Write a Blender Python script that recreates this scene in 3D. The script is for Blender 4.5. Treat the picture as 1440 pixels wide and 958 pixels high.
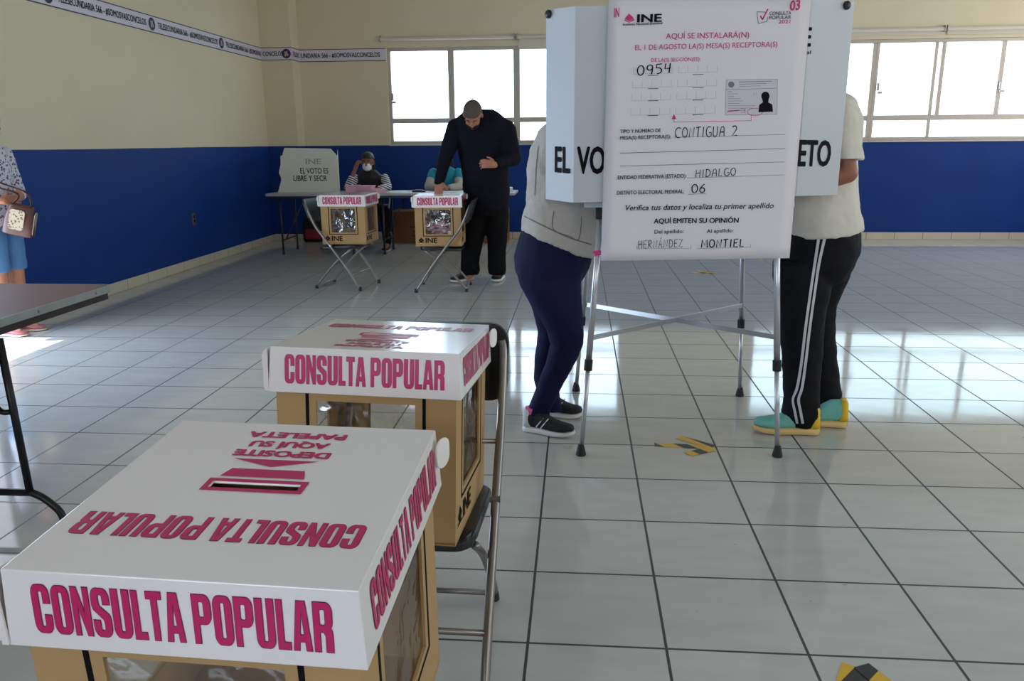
import bpy, bmesh, math, random
from mathutils import Vector, Matrix, Euler, noise
from mathutils.bvhtree import BVHTree

for o in list(bpy.data.objects):
    bpy.data.objects.remove(o)
SC = bpy.context.scene
COL = SC.collection
V = Vector
PI = math.pi

# ------------------------------------------------------------------ camera
CAM = V((0.1248, -1.9451, 1.3501))
FPX = 1122.47
_yaw, _pit, _rol = -0.0832, 0.2435, -0.008
FWD = V((math.sin(_yaw) * math.cos(_pit), math.cos(_yaw) * math.cos(_pit), -math.sin(_pit)))
_r = V((math.cos(_yaw), -math.sin(_yaw), 0))
_u = _r.cross(FWD)
RGT = math.cos(_rol) * _r + math.sin(_rol) * _u
UPV = -math.sin(_rol) * _r + math.cos(_rol) * _u
cd = bpy.data.cameras.new('camera')
cam = bpy.data.objects.new('camera', cd)
COL.objects.link(cam)
cd.sensor_fit = 'HORIZONTAL'
cd.sensor_width = 36.0
cd.lens = FPX / 1440 * 36.0
cd.clip_start = 0.05
cam.matrix_world = Matrix(((RGT.x, UPV.x, -FWD.x, CAM.x), (RGT.y, UPV.y, -FWD.y, CAM.y), (RGT.z, UPV.z, -FWD.z, CAM.z), (0, 0, 0, 1)))
SC.camera = cam

# ------------------------------------------------------------------ world, sun, exposure
SC.view_settings.view_transform = 'Standard'
SC.view_settings.look = 'None'
SC.view_settings.gamma = 1.0
SC.view_settings.use_curve_mapping = False
SC.view_settings.exposure = -0.22
wd = bpy.data.worlds.new('sky')
SC.world = wd
wd.use_nodes = True
bg = wd.node_tree.nodes['Background']
bg.inputs[1].default_value = 4.6
# bluish sky beyond the far windows, warmer hazy sky on the sun's side
_n = wd.node_tree
_tc = _n.nodes.new('ShaderNodeTexCoord')
_sx = _n.nodes.new('ShaderNodeSeparateXYZ')
_n.links.new(_tc.outputs['Generated'], _sx.inputs[0])
_mr = _n.nodes.new('ShaderNodeMapRange')
_mr.inputs[1].default_value, _mr.inputs[2].default_value = -0.6, 0.6
_n.links.new(_sx.outputs[1], _mr.inputs[0])
_mc = _n.nodes.new('ShaderNodeMix')
_mc.data_type = 'RGBA'
_mc.inputs[6].default_value = (1.0, 0.93, 0.86, 1)
_mc.inputs[7].default_value = (0.64, 0.88, 1.0, 1)
_n.links.new(_mr.outputs[0], _mc.inputs[0])
_m2 = _n.nodes.new('ShaderNodeMapRange')
_m2.inputs[1].default_value, _m2.inputs[2].default_value = 0.3, -0.8
_n.links.new(_sx.outputs[0], _m2.inputs[0])
_m3 = _n.nodes.new('ShaderNodeMix')
_m3.data_type = 'RGBA'
_m3.inputs[7].default_value = (1.9, 2.4, 3.1, 1)
_n.links.new(_m2.outputs[0], _m3.inputs[0])
_n.links.new(_mc.outputs[2], _m3.inputs[6])
_n.links.new(_m3.outputs[2], bg.inputs[0])
sd = bpy.data.lights.new('sun', 'SUN')
sd.energy = 16.0
sd.angle = 0.009
sd.color = (1.0, 0.95, 0.86)
sun = bpy.data.objects.new('sun', sd)
COL.objects.link(sun)
sun.rotation_euler = V((0.86, 0.03, -2.1)).to_track_quat('-Z', 'Y').to_euler()


def window_light(name, loc, direction, sx, sy):
    """sky light entering through an opening (sampling portal)"""
    d = bpy.data.lights.new(name, 'AREA')
    d.shape = 'RECTANGLE'
    d.size, d.size_y = sx, sy
    d.cycles.is_portal = True
    o = bpy.data.objects.new(name, d)
    COL.objects.link(o)
    o.location = loc
    o.rotation_euler = V(direction).to_track_quat('-Z', 'Z').to_euler()


XL, XR, YB, YF, ZC = -4.22, 7.2, 9.57, -4.6, 3.6
WZ0, WZ1 = 1.335, 2.63
BANDS = ((-2.55, 0.78), (2.66, 6.7))
DOOR = (1.75, 3.42, 2.15)
FRONT_ADDED = ((-3.0, -0.3), (2.4, 5.4))  # unseen openings added behind the viewer so daylight reaches the fronts
RIGHT_ADDED = ((-4.0, 1.8), (2.6, 9.0))  # unseen openings added in the right wall to brighten left wall and floor
for a, b in BANDS:
    window_light('sky_portal', ((a + b) / 2, YB + 0.2, (WZ0 + WZ1) / 2), (0, -1, 0), b - a, WZ1 - WZ0)
for a, b in FRONT_ADDED:
    window_light('sky_portal', ((a + b) / 2, YF - 0.2, 2.0), (0, 1, 0), b - a, 1.4)
for a, b in RIGHT_ADDED:
    window_light('sky_portal', (XR + 0.2, (a + b) / 2, 2.3), (-1, 0, 0), b - a, 1.9)
window_light('sky_portal', (XL - 0.2, (DOOR[0] + DOOR[1]) / 2, DOOR[2] / 2), (1, 0, 0), DOOR[1] - DOOR[0], DOOR[2])


# ------------------------------------------------------------------ pixel helpers (measurements of the photograph)
def ray(px, py):
    return FWD + RGT * ((px - 720) / FPX) - UPV * ((py - 479) / FPX)


def at(px, py, Y):
    d = ray(px, py)
    return CAM + d * ((Y - CAM.y) / d.y)


def onz(px, py, z=0.0):
    d = ray(px, py)
    return CAM + d * ((z - CAM.z) / d.z)


def onpl(px, py, P, N):
    d = ray(px, py)
    return CAM + d * ((P - CAM).dot(N) / d.dot(N))


# ------------------------------------------------------------------ materials
def lin(c):
    return tuple(((x / 255) / 12.92 if x / 255 <= 0.04045 else ((x / 255 + 0.055) / 1.055) ** 2.4) for x in c)


MATS = {}


def mat(name, rgb, rough=0.6, metal=0.0, var=0.0, scale=8.0, bump=0.0, bscale=60.0, spec=0.5, trans=0.0, lincol=None):
    if name in MATS:
        return MATS[name]
    m = bpy.data.materials.new(name)
    m.use_nodes = True
    nt = m.node_tree
    b = nt.nodes['Principled BSDF']
    c = lincol or lin(rgb)
    b.inputs['Base Color'].default_value = (*c, 1)
    b.inputs['Roughness'].default_value = rough
    b.inputs['Metallic'].default_value = metal
    b.inputs['Specular IOR Level'].default_value = spec
    tc = nt.nodes.new('ShaderNodeTexCoord')
    if var > 0:
        n = nt.nodes.new('ShaderNodeTexNoise')
        n.inputs['Scale'].default_value = scale
        n.inputs['Detail'].default_value = 5
        nt.links.new(tc.outputs['Object'], n.inputs['Vector'])
        mx = nt.nodes.new('ShaderNodeMix')
        mx.data_type = 'RGBA'
        mx.inputs[6].default_value = (*[x * (1 - var) for x in c], 1)
        mx.inputs[7].default_value = (*[min(1, x * (1 + var)) for x in c], 1)
        nt.links.new(n.outputs['Fac'], mx.inputs[0])
        nt.links.new(mx.outputs[2], b.inputs['Base Color'])
    if bump > 0:
        n2 = nt.nodes.new('ShaderNodeTexNoise')
        n2.inputs['Scale'].default_value = bscale
        n2.inputs['Detail'].default_value = 3
        nt.links.new(tc.outputs['Object'], n2.inputs['Vector'])
        bp = nt.nodes.new('ShaderNodeBump')
        bp.inputs['Strength'].default_value = bump
        bp.inputs['Distance'].default_value = 0.01
        nt.links.new(n2.outputs['Fac'], bp.inputs['Height'])
        nt.links.new(bp.outputs[0], b.inputs['Normal'])
    if trans > 0:
        t = nt.nodes.new('ShaderNodeBsdfTranslucent')
        t.inputs[0].default_value = (*c, 1)
        ms = nt.nodes.new('ShaderNodeMixShader')
        ms.inputs[0].default_value = trans
        nt.links.new(b.outputs[0], ms.inputs[1])
        nt.links.new(t.outputs[0], ms.inputs[2])
        nt.links.new(ms.outputs[0], nt.nodes['Material Output'].inputs[0])
    MATS[name] = m
    return m


def math_node(nt, op, a, b=None, c=None):
    n = nt.nodes.new('ShaderNodeMath')
    n.operation = op
    for i, v in enumerate((a, b, c)):
        if v is None:
            continue
        if isinstance(v, (int, float)):
            n.inputs[i].default_value = v
        else:
            nt.links.new(v, n.inputs[i])
    return n.outputs[0]


def mix_col(nt, fac, c1, c2):
    n = nt.nodes.new('ShaderNodeMix')
    n.data_type = 'RGBA'
    for i, v in ((0, fac), (6, c1), (7, c2)):
        if isinstance(v, tuple):
            n.inputs[i].default_value = (*v, 1)
        elif isinstance(v, (int, float)):
            n.inputs[i].default_value = v
        else:
            nt.links.new(v, n.inputs[i])
    return n.outputs[2]


def new_mat(name):
    m = bpy.data.materials.new(name)
    m.use_nodes = True
    MATS[name] = m
    nt = m.node_tree
    return m, nt, nt.nodes['Principled BSDF']


def noise_node(nt, vec, scale, detail=4):
    n = nt.nodes.new('ShaderNodeTexNoise')
    n.inputs['Scale'].default_value = scale
    n.inputs['Detail'].default_value = detail
    nt.links.new(vec, n.inputs['Vector'])
    return n.outputs['Fac']


def floor_material():
    T = 0.38
    m, nt, b = new_mat('ceramic_tile')
    g = nt.nodes.new('ShaderNodeNewGeometry')
    s = nt.nodes.new('ShaderNodeSeparateXYZ')
    nt.links.new(g.outputs['Position'], s.inputs[0])
    wob = math_node(nt, 'MULTIPLY', math_node(nt, 'SUBTRACT', noise_node(nt, g.outputs['Position'], 1.1, 2), 0.5), 0.012)
    us = [math_node(nt, 'ADD', math_node(nt, 'DIVIDE', s.outputs[i], T), 100.0) for i in (0, 1)]
    dd = []
    ids = []
    for u in us:
        u2 = math_node(nt, 'ADD', u, wob)
        f = math_node(nt, 'FRACT', u2)
        dd.append(math_node(nt, 'MINIMUM', f, math_node(nt, 'SUBTRACT', 1.0, f)))
        ids.append(math_node(nt, 'FLOOR', u2))
    d = math_node(nt, 'MINIMUM', dd[0], dd[1])
    grout = math_node(nt, 'LESS_THAN', d, 0.0108)
    wn = nt.nodes.new('ShaderNodeTexWhiteNoise')
    cx = nt.nodes.new('ShaderNodeCombineXYZ')
    nt.links.new(ids[0], cx.inputs[0])
    nt.links.new(ids[1], cx.inputs[1])
    nt.links.new(cx.outputs[0], wn.inputs['Vector'])
    mp = nt.nodes.new('ShaderNodeMapping')
    mp.inputs['Rotation'].default_value = (0, 0, 0.6)
    mp.inputs['Scale'].default_value = (2.5, 9, 1)
    ad = nt.nodes.new('ShaderNodeVectorMath')
    ad.operation = 'ADD'
    nt.links.new(g.outputs['Position'], ad.inputs[0])
    nt.links.new(wn.outputs['Color'], ad.inputs[1])
    nt.links.new(ad.outputs[0], mp.inputs['Vector'])
    marb = noise_node(nt, mp.outputs[0], 1.6, 6)
    t = mix_col(nt, marb, (0.445, 0.44, 0.415), (0.58, 0.57, 0.535))
    t2 = mix_col(nt, math_node(nt, 'MULTIPLY', wn.outputs['Value'], 0.25), t, (0.48, 0.47, 0.45))
    dirt = math_node(nt, 'MULTIPLY', math_node(nt, 'GREATER_THAN', noise_node(nt, g.outputs['Position'], 17, 2), 0.76), 0.35)
    t3 = mix_col(nt, dirt, t2, (0.2, 0.19, 0.17))
    colr = mix_col(nt, grout, t3, (0.035, 0.035, 0.035))
    nt.links.new(colr, b.inputs['Base Color'])
    rg = math_node(nt, 'ADD', math_node(nt, 'MULTIPLY', noise_node(nt, g.outputs['Position'], 3.0, 5), 0.12), 0.015)
    nt.links.new(math_node(nt, 'ADD', rg, math_node(nt, 'MULTIPLY', grout, 0.55)), b.inputs['Roughness'])
    bp = nt.nodes.new('ShaderNodeBump')
    bp.inputs['Strength'].default_value = 0.3
    bp.inputs['Distance'].default_value = 0.003
    nt.links.new(math_node(nt, 'SUBTRACT', math_node(nt, 'MULTIPLY', noise_node(nt, g.outputs['Position'], 5.0, 2), 0.35), grout), bp.inputs['Height'])
    nt.links.new(bp.outputs[0], b.inputs['Normal'])
    b.inputs['Specular IOR Level'].default_value = 0.6
    return m


def wall_material():
    m, nt, b = new_mat('two_tone_wall_paint')
    g = nt.nodes.new('ShaderNodeNewGeometry')
    s = nt.nodes.new('ShaderNodeSeparateXYZ')
    nt.links.new(g.outputs['Position'], s.inputs[0])
    nz = noise_node(nt, g.outputs['Position'], 1.3, 5)
    edge = math_node(nt, 'ADD', 1.322, math_node(nt, 'MULTIPLY', math_node(nt, 'SUBTRACT', nz, 0.5), 0.012))
    low = math_node(nt, 'LESS_THAN', s.outputs[2], edge)
    cream = mix_col(nt, nz, (0.61, 0.545, 0.39), (0.71, 0.64, 0.475))
    blue = mix_col(nt, nz, (0.004, 0.029, 0.17), (0.009, 0.046, 0.25))
    nt.links.new(mix_col(nt, low, cream, blue), b.inputs['Base Color'])
    b.inputs['Roughness'].default_value = 0.55
    b.inputs['Specular IOR Level'].default_value = 0.18
    bp = nt.nodes.new('ShaderNodeBump')
    bp.inputs['Strength'].default_value = 0.15
    bp.inputs['Distance'].default_value = 0.01
    nt.links.new(noise_node(nt, g.outputs['Position'], 22, 4), bp.inputs['Height'])
    nt.links.new(bp.outputs[0], b.inputs['Normal'])
    return m


def baseboard_material():
    m, nt, b = new_mat('cream_skirting_tile')
    g = nt.nodes.new('ShaderNodeNewGeometry')
    s = nt.nodes.new('ShaderNodeSeparateXYZ')
    nt.links.new(g.outputs['Position'], s.inputs[0])
    f = math_node(nt, 'FRACT', math_node(nt, 'ADD', math_node(nt, 'DIVIDE', math_node(nt, 'ADD', s.outputs[0], s.outputs[1]), 0.38), 100))
    j = math_node(nt, 'LESS_THAN', f, 0.02)
    nt.links.new(mix_col(nt, j, (0.58, 0.53, 0.42), (0.2, 0.18, 0.15)), b.inputs['Base Color'])
    b.inputs['Roughness'].default_value = 0.3
    return m


def clear_film(name, tint=(1, 1, 1), gloss=0.12, rough=0.05, bump=0.0, bscale=9.0):
    m, nt, b = new_mat(name)
    nt.nodes.remove(b)
    t = nt.nodes.new('ShaderNodeBsdfTransparent')
    t.inputs[0].default_value = (*tint, 1)
    gl = nt.nodes.new('ShaderNodeBsdfGlossy')
    gl.inputs['Roughness'].default_value = rough
    ms = nt.nodes.new('ShaderNodeMixShader')
    lw = nt.nodes.new('ShaderNodeLayerWeight')
    lw.inputs[0].default_value = 0.25
    fac = math_node(nt, 'ADD', math_node(nt, 'MULTIPLY', lw.outputs['Facing'], 0.35), gloss)
    nt.links.new(fac, ms.inputs[0])
    nt.links.new(t.outputs[0], ms.inputs[1])
    nt.links.new(gl.outputs[0], ms.inputs[2])
    if bump:
        tc = nt.nodes.new('ShaderNodeTexCoord')
        bp = nt.nodes.new('ShaderNodeBump')
        bp.inputs['Strength'].default_value = bump
        bp.inputs['Distance'].default_value = 0.03
        nt.links.new(noise_node(nt, tc.outputs['Object'], bscale, 3), bp.inputs['Height'])
        nt.links.new(bp.outputs[0], gl.inputs['Normal'])
    nt.links.new(ms.outputs[0], nt.nodes['Material Output'].inputs[0])
    return m


def stripe_material(name, c1, c2, axis, freq, duty=0.5, rough=0.8, wob=0.0):
    """axis: weights of object x,y,z along which stripes alternate"""
    m, nt, b = new_mat(name)
    tc = nt.nodes.new('ShaderNodeTexCoord')
    dt = nt.nodes.new('ShaderNodeVectorMath')
    dt.operation = 'DOT_PRODUCT'
    nt.links.new(tc.outputs['Object'], dt.inputs[0])
    dt.inputs[1].default_value = axis
    v = math_node(nt, 'ADD', math_node(nt, 'MULTIPLY', dt.outputs['Value'], freq), 100.0)
    if wob:
        v = math_node(nt, 'ADD', v, math_node(nt, 'MULTIPLY', noise_node(nt, tc.outputs['Object'], 12, 2), wob))
    k = math_node(nt, 'LESS_THAN', math_node(nt, 'FRACT', v), duty)
    nt.links.new(mix_col(nt, k, lin(c1), lin(c2)), b.inputs['Base Color'])
    b.inputs['Roughness'].default_value = rough
    return m


def spot_material(name, c1, c2, c3, scale, rough=0.8):
    m, nt, b = new_mat(name)
    tc = nt.nodes.new('ShaderNodeTexCoord')
    vo = nt.nodes.new('ShaderNodeTexVoronoi')
    vo.inputs['Scale'].default_value = scale
    nt.links.new(tc.outputs['Object'], vo.inputs['Vector'])
    n = noise_node(nt, tc.outputs['Object'], scale * 1.6, 3)
    a = math_node(nt, 'LESS_THAN', vo.outputs['Distance'], math_node(nt, 'ADD', math_node(nt, 'MULTIPLY', n, 0.5), 0.12))
    c = math_node(nt, 'LESS_THAN', vo.outputs['Distance'], 0.2)
    nt.links.new(mix_col(nt, c, mix_col(nt, a, lin(c1), lin(c2)), lin(c3)), b.inputs['Base Color'])
    b.inputs['Roughness'].default_value = rough
    return m


M_FLOOR = floor_material()
M_WALL = wall_material()
M_BASE = baseboard_material()
M_CEIL = mat('ceiling_paint', (200, 195, 185), 0.8, var=0.03)
M_FRAME = mat('window_aluminium', (176, 168, 160), 0.45, 0.25)
M_GLASS = clear_film('window_glass', (1, 1, 1), 0.03, 0.02)
M_WHITEC = mat('white_coated_card', (230, 224, 222), 0.17, spec=0.5)
M_CARD = mat('brown_cardboard', (176, 141, 94), 0.75, var=0.06, scale=14)
M_CARDEDGE = mat('cardboard_cut_edge', (150, 116, 72), 0.85)
M_BLACKPRINT = mat('black_print', (16, 15, 18), 0.7, spec=0.1)
M_MAG = mat('magenta_print', (190, 12, 92), 0.35)
M_MAGD = mat('dark_magenta_outline', (92, 10, 52), 0.4)
M_FILM = clear_film('clear_plastic_film', (0.95, 0.93, 0.88), 0.15, 0.10, 0.7, 9.0)
M_PLASTIC = mat('black_plastic', (26, 26, 29), 0.42, bump=0.05, bscale=200)
M_TUBE = mat('grey_steel_tube', (138, 132, 128), 0.32, 0.75)
M_ALU = mat('brushed_aluminium', (196, 196, 200), 0.33, 0.75)
M_RUBBER = mat('dark_rubber', (32, 31, 33), 0.7)
M_SCREEN = mat('white_corrugated_plastic', (222, 226, 230), 0.45, var=0.015, scale=3, trans=0.38)
M_PAPER = mat('poster_paper', (226, 222, 226), 0.55, var=0.012, scale=5)
M_INK = mat('black_ink', (22, 20, 26), 0.7, spec=0.1)
M_GREYINK = mat('grey_ink', (120, 117, 124), 0.7)
M_SKIN = mat('skin', (176, 118, 92), 0.5, var=0.06, scale=12)
M_SKIN2 = mat('brown_skin', (140, 86, 64), 0.5, var=0.06, scale=12)
M_HAIR = mat('dark_hair', (34, 27, 25), 0.55, var=0.25, scale=60, bump=0.5, bscale=180)
M_HAIRG = mat('grey_brown_hair', (78, 68, 62), 0.6, var=0.3, scale=80, bump=0.5, bscale=180)
M_EYE = mat('eye_dark', (30, 20, 16), 0.2)


# ------------------------------------------------------------------ mesh helpers
def top_matrix(p):
    while p.parent is not None:
        p = p.parent
    return p.matrix_basis.copy()


def link_mesh(name, me, m=None, parent=None, world=False, smooth=False):
    o = bpy.data.objects.new(name, me)
    COL.objects.link(o)
    if m is not None:
        me.materials.clear()
        for q in (m if isinstance(m, (list, tuple)) else [m]):
            me.materials.append(q)
    if parent is not None:
        if world:
            me.transform(top_matrix(parent).inverted())
        o.parent = parent
    if smooth:
        for p in me.polygons:
            p.use_smooth = True
    return o


def obj(name, bm, m=None, parent=None, world=False, smooth=False, bevel=0.0, solid=0.0, seg=2, off=0.0):
    if not solid:
        bmesh.ops.recalc_face_normals(bm, faces=bm.faces)
    me = bpy.data.meshes.new(name)
    bm.to_mesh(me)
    bm.free()
    o = link_mesh(name, me, m, parent, world, smooth)
    if solid:
        md = o.modifiers.new('thickness', 'SOLIDIFY')
        md.thickness = solid
        md.offset = off
    if bevel:
        md = o.modifiers.new('bevel', 'BEVEL')
        md.width = bevel
        md.segments = seg
        md.limit_method = 'ANGLE'
        md.angle_limit = math.radians(35)
        md.harden_normals = False
    return o


def thing(name, label, cat, loc=(0, 0, 0), rot=(0, 0, 0), group=None):
    o = bpy.data.objects.new(name, None)
    o.empty_display_size = 0.1
    COL.objects.link(o)
    o.rotation_mode = 'XYZ'
    m = Matrix.Translation(loc) @ Euler(rot).to_matrix().to_4x4()
    o.matrix_basis = m
    return tag(o, label, cat, group)


def tag(o, label, cat, group=None, kind=None):
    if label:
        o['label'] = label
    if cat:
        o['category'] = cat
    if group:
        o['group'] = group
    if kind:
        o['kind'] = kind
    return o


def struct(o, label, cat):
    return tag(o, label, cat, None, 'structure')


def copy_tree(o, parent=None):
    c = o.copy()
    COL.objects.link(c)
    c.parent = parent
    for ch in list(o.children):
        copy_tree(ch, c)
    return c


def NB():
    return bmesh.new()


def box(bm, lo, hi, M=None):
    vs = [bm.verts.new((x, y, z)) for z in (lo[2], hi[2]) for y in (lo[1], hi[1]) for x in (lo[0], hi[0])]
    if M is not None:
        for v in vs:
            v.co = M @ v.co
    for f in ((0, 2, 3, 1), (4, 5, 7, 6), (0, 1, 5, 4), (2, 6, 7, 3), (0, 4, 6, 2), (1, 3, 7, 5)):
        bm.faces.new([vs[i] for i in f])
    return vs


def frame_of(t, ref=None):
    t = t.normalized()
    a = ref or (V((0, 0, 1)) if abs(t.z) < 0.95 else V((1, 0, 0)))
    s = t.cross(a).normalized()
    return s, s.cross(t).normalized()


def smooth_path(pts, n=6):
    """Catmull-Rom through points"""
    pts = [V(p) for p in pts]
    out = []
    for i in range(len(pts) - 1):
        p0 = pts[max(0, i - 1)]
        p1, p2 = pts[i], pts[i + 1]
        p3 = pts[min(len(pts) - 1, i + 2)]
        for k in range(n):
            t = k / n
            out.append(0.5 * ((2 * p1) + (p2 - p0) * t + (2 * p0 - 5 * p1 + 4 * p2 - p3) * t * t + (3 * p1 - p0 - 3 * p2 + p3) * t ** 3))
    out.append(pts[-1])
    return out


def tube(bm, pts, r, seg=12, cap=True, flat=1.0):
    pts = [V(p) for p in pts]
    rings = []
    prev = None
    for i, p in enumerate(pts):
        t = (pts[min(i + 1, len(pts) - 1)] - pts[max(i - 1, 0)]).normalized()
        if prev is None:
            s, u = frame_of(t)
        else:
            s = (prev - t * prev.dot(t)).normalized()
            u = s.cross(t)
        prev = s
        rr = r[i] if isinstance(r, (list, tuple)) else r
        rings.append([bm.verts.new(p + s * (math.cos(2 * PI * k / seg) * rr) + u * (math.sin(2 * PI * k / seg) * rr * flat)) for k in range(seg)])
    for a, b in zip(rings, rings[1:]):
        for k in range(seg):
            bm.faces.new((a[k], a[(k + 1) % seg], b[(k + 1) % seg], b[k]))
    if cap:
        bm.faces.new(rings[0][::-1])
        bm.faces.new(rings[-1])


def loft(bm, rings, seg=20, power=2.0):
    """rings: (center, avec, bvec); superellipse sections"""
    rs = []
    for c, a, b in rings:
        row = []
        for k in range(seg):
            th = 2 * PI * k / seg
            cx, sx = math.cos(th), math.sin(th)
            cx = math.copysign(abs(cx) ** (2 / power), cx)
            sx = math.copysign(abs(sx) ** (2 / power), sx)
            row.append(bm.verts.new(V(c) + V(a) * cx + V(b) * sx))
        rs.append(row)
    for a, b in zip(rs, rs[1:]):
        for k in range(seg):
            bm.faces.new((a[k], a[(k + 1) % seg], b[(k + 1) % seg], b[k]))
    bm.faces.new(rs[0][::-1])
    bm.faces.new(rs[-1])


def prism(bm, poly, z0, z1, M=None):
    """polygon in xy extruded in z"""
    lo = [bm.verts.new((p[0], p[1], z0)) for p in poly]
    hi = [bm.verts.new((p[0], p[1], z1)) for p in poly]
    n = len(poly)
    bm.faces.new(lo[::-1])
    bm.faces.new(hi)
    for k in range(n):
        bm.faces.new((lo[k], lo[(k + 1) % n], hi[(k + 1) % n], hi[k]))
    if M is not None:
        for v in lo + hi:
            v.co = M @ v.co


def lathe(bm, prof, seg=20, M=None):
    rs = []
    vs = []
    for r, z in prof:
        row = [bm.verts.new((r * math.cos(2 * PI * k / seg), r * math.sin(2 * PI * k / seg), z)) for k in range(seg)]
        rs.append(row)
        vs += row
    for a, b in zip(rs, rs[1:]):
        for k in range(seg):
            bm.faces.new((a[k], a[(k + 1) % seg], b[(k + 1) % seg], b[k]))
    bm.faces.new(rs[0][::-1])
    bm.faces.new(rs[-1])
    if M is not None:
        for v in vs:
            v.co = M @ v.co


def arc(cx, cy, r, a0, a1, n=6):
    return [(cx + r * math.cos(math.radians(a0 + (a1 - a0) * k / n)), cy + r * math.sin(math.radians(a0 + (a1 - a0) * k / n))) for k in range(n + 1)]


def rrect(x0, y0, x1, y1, r, n=6):
    return arc(x1 - r, y1 - r, r, 0, 90, n) + arc(x0 + r, y1 - r, r, 90, 180, n) + arc(x0 + r, y0 + r, r, 180, 270, n) + arc(x1 - r, y0 + r, r, 270, 360, n)


def frame_ring(bm, x0, x1, z0, z1, w, y0, y1, M=None):
    """rectangular frame of bar width w in the xz plane"""
    for lo, hi in (((x0, y0, z0), (x1, y1, z0 + w)), ((x0, y0, z1 - w), (x1, y1, z1)), ((x0, y0, z0 + w), (x0 + w, y1, z1 - w)), ((x1 - w, y0, z0 + w), (x1, y1, z1 - w))):
        box(bm, lo, hi, M)


# ------------------------------------------------------------------ lettering
def ev_mesh(o):
    dg = bpy.context.evaluated_depsgraph_get()
    dg.update()
    me = bpy.data.meshes.new_from_object(o.evaluated_get(dg))
    return me


def font_mesh(s, bold=0.0, shear=0.0):
    cu = bpy.data.curves.new('t', 'FONT')
    cu.body = s
    cu.size = 1.0
    cu.shear = shear
    cu.resolution_u = 3
    o = bpy.data.objects.new('t', cu)
    COL.objects.link(o)
    me = ev_mesh(o)
    bpy.data.objects.remove(o)
    bpy.data.curves.remove(cu)
    if bold:
        # heavier weight: the outline repeated with small shifts
        bm = NB()
        for k, (dx, dy) in enumerate(((-1, 0), (1, 0), (0, .7), (0, -.7), (-.7, .5), (.7, -.5), (.7, .5), (-.7, -.5))):
            m2 = me.copy()
            m2.transform(Matrix.Translation((dx * bold, dy * bold, k * 6e-5)))
            bm.from_mesh(m2)
            bpy.data.meshes.remove(m2)
        bm.to_mesh(me)
        bm.free()
    return me


_h = font_mesh('H')
CAPH = max(v.co.y for v in _h.vertices)

_w, _s, _rr, _ri = 0.60, 0.232, 0.2, 0.045


def _glyphs():
    w, s, r, ri = _w, _s, _rr, _ri
    g = {}
    g['C'] = (w, [[(w, .62)] + arc(w - r, 1 - r, r, 0, 90) + arc(r, 1 - r, r, 90, 180) + arc(r, r, r, 180, 270) + arc(w - r, r, r, 270, 360) + [(w, .38), (w - s, .38)] + arc(w - s - ri, .13 + ri, ri, 0, -90) + arc(s + ri, .13 + ri, ri, -90, -180) + arc(s + ri, .87 - ri, ri, 180, 90) + arc(w - s - ri, .87 - ri, ri, 90, 0) + [(w - s, .62)]])
    g['O'] = (w, [rrect(0, 0, w, 1, r), rrect(s, .13, w - s, .87, ri)])
    g['S'] = (w, [[(w, .67)] + arc(w - r, 1 - r, r, 0, 90) + arc(r, 1 - r, r, 90, 180) + [(0, .66), (.03, .56), (w - s - .02, .36), (w - s, .30)] + arc(w - s - ri, .13 + ri, ri, 0, -90) + arc(s + ri, .13 + ri, ri, -90, -180) + [(s, .34), (0, .34)] + arc(r, r, r, 180, 270) + arc(w - r, r, r, 270, 360) + [(w, .36), (w - .03, .46), (s + .02, .64), (s, .70)] + arc(s + ri, .87 - ri, ri, 180, 90) + arc(w - s - ri, .87 - ri, ri, 90, 0) + [(w - s, .67)]])
    g['N'] = (.58, [[(0, 0), (0, 1), (.2, 1), (.4, .45), (.4, 1), (.58, 1), (.58, 0), (.4, 0), (.18, .6), (.18, 0)]])
    g['U'] = (w, [[(0, 1), (s, 1)] + arc(s + ri, .13 + ri, ri, 180, 270) + arc(w - s - ri, .13 + ri, ri, 270, 360) + [(w - s, 1), (w, 1)] + arc(w - r, r, r, 0, -90) + arc(r, r, r, -90, -180)])
    g['L'] = (.41, [[(0, 0), (0, 1), (.2, 1), (.2, .15), (.41, .15), (.41, 0)]])
    g['T'] = (.5, [[(0, .85), (0, 1), (.5, 1), (.5, .85), (.35, .85), (.35, 0), (.15, 0), (.15, .85)]])
    g['A'] = (.6, [[(0, 0), (.16, 1), (.44, 1), (.6, 0), (.41, 0), (.385, .18), (.215, .18), (.19, 0)], [(.235, .32), (.365, .32), (.3, .8)]])
    g['P'] = (w, [[(0, 0), (0, 1)] + arc(w - r, 1 - r, r, 90, 0) + arc(w - r, .4 + r, r, 0, -90) + [(.2, .4), (.2, 0)], rrect(.2, .54, w - s, .86, .05)])
    g['R'] = (w, [[(0, 0), (0, 1)] + arc(w - r, 1 - r, r, 90, 0) + [(w, .62), (w - .02, .54), (w - .07, .49), (w - .02, .44), (w, .36), (w, 0), (w - s, 0), (w - s, .33), (w - s - .06, .4), (.2, .4), (.2, 0)], rrect(.2, .54, w - s, .86, .05)])
    return g


GL = _glyphs()


def block_mesh(s, off=0.0):
    cu = bpy.data.curves.new('b', 'CURVE')
    cu.dimensions = '2D'
    cu.fill_mode = 'BOTH'
    x = 0.0
    for ch in s:
        if ch == ' ':
            x += 0.24
            continue
        w, cs = GL[ch]
        for c in cs:
            sp = cu.splines.new('POLY')
            sp.points.add(len(c) - 1)
            for p, q in zip(sp.points, c):
                p.co = (x + q[0], q[1], 0, 1)
            sp.use_cyclic_u = True
        x += w + 0.075
    cu.offset = off
    o = bpy.data.objects.new('b', cu)
    COL.objects.link(o)
    me = ev_mesh(o)
    bpy.data.objects.remove(o)
    bpy.data.curves.remove(cu)
    return me, x - 0.075


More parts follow.
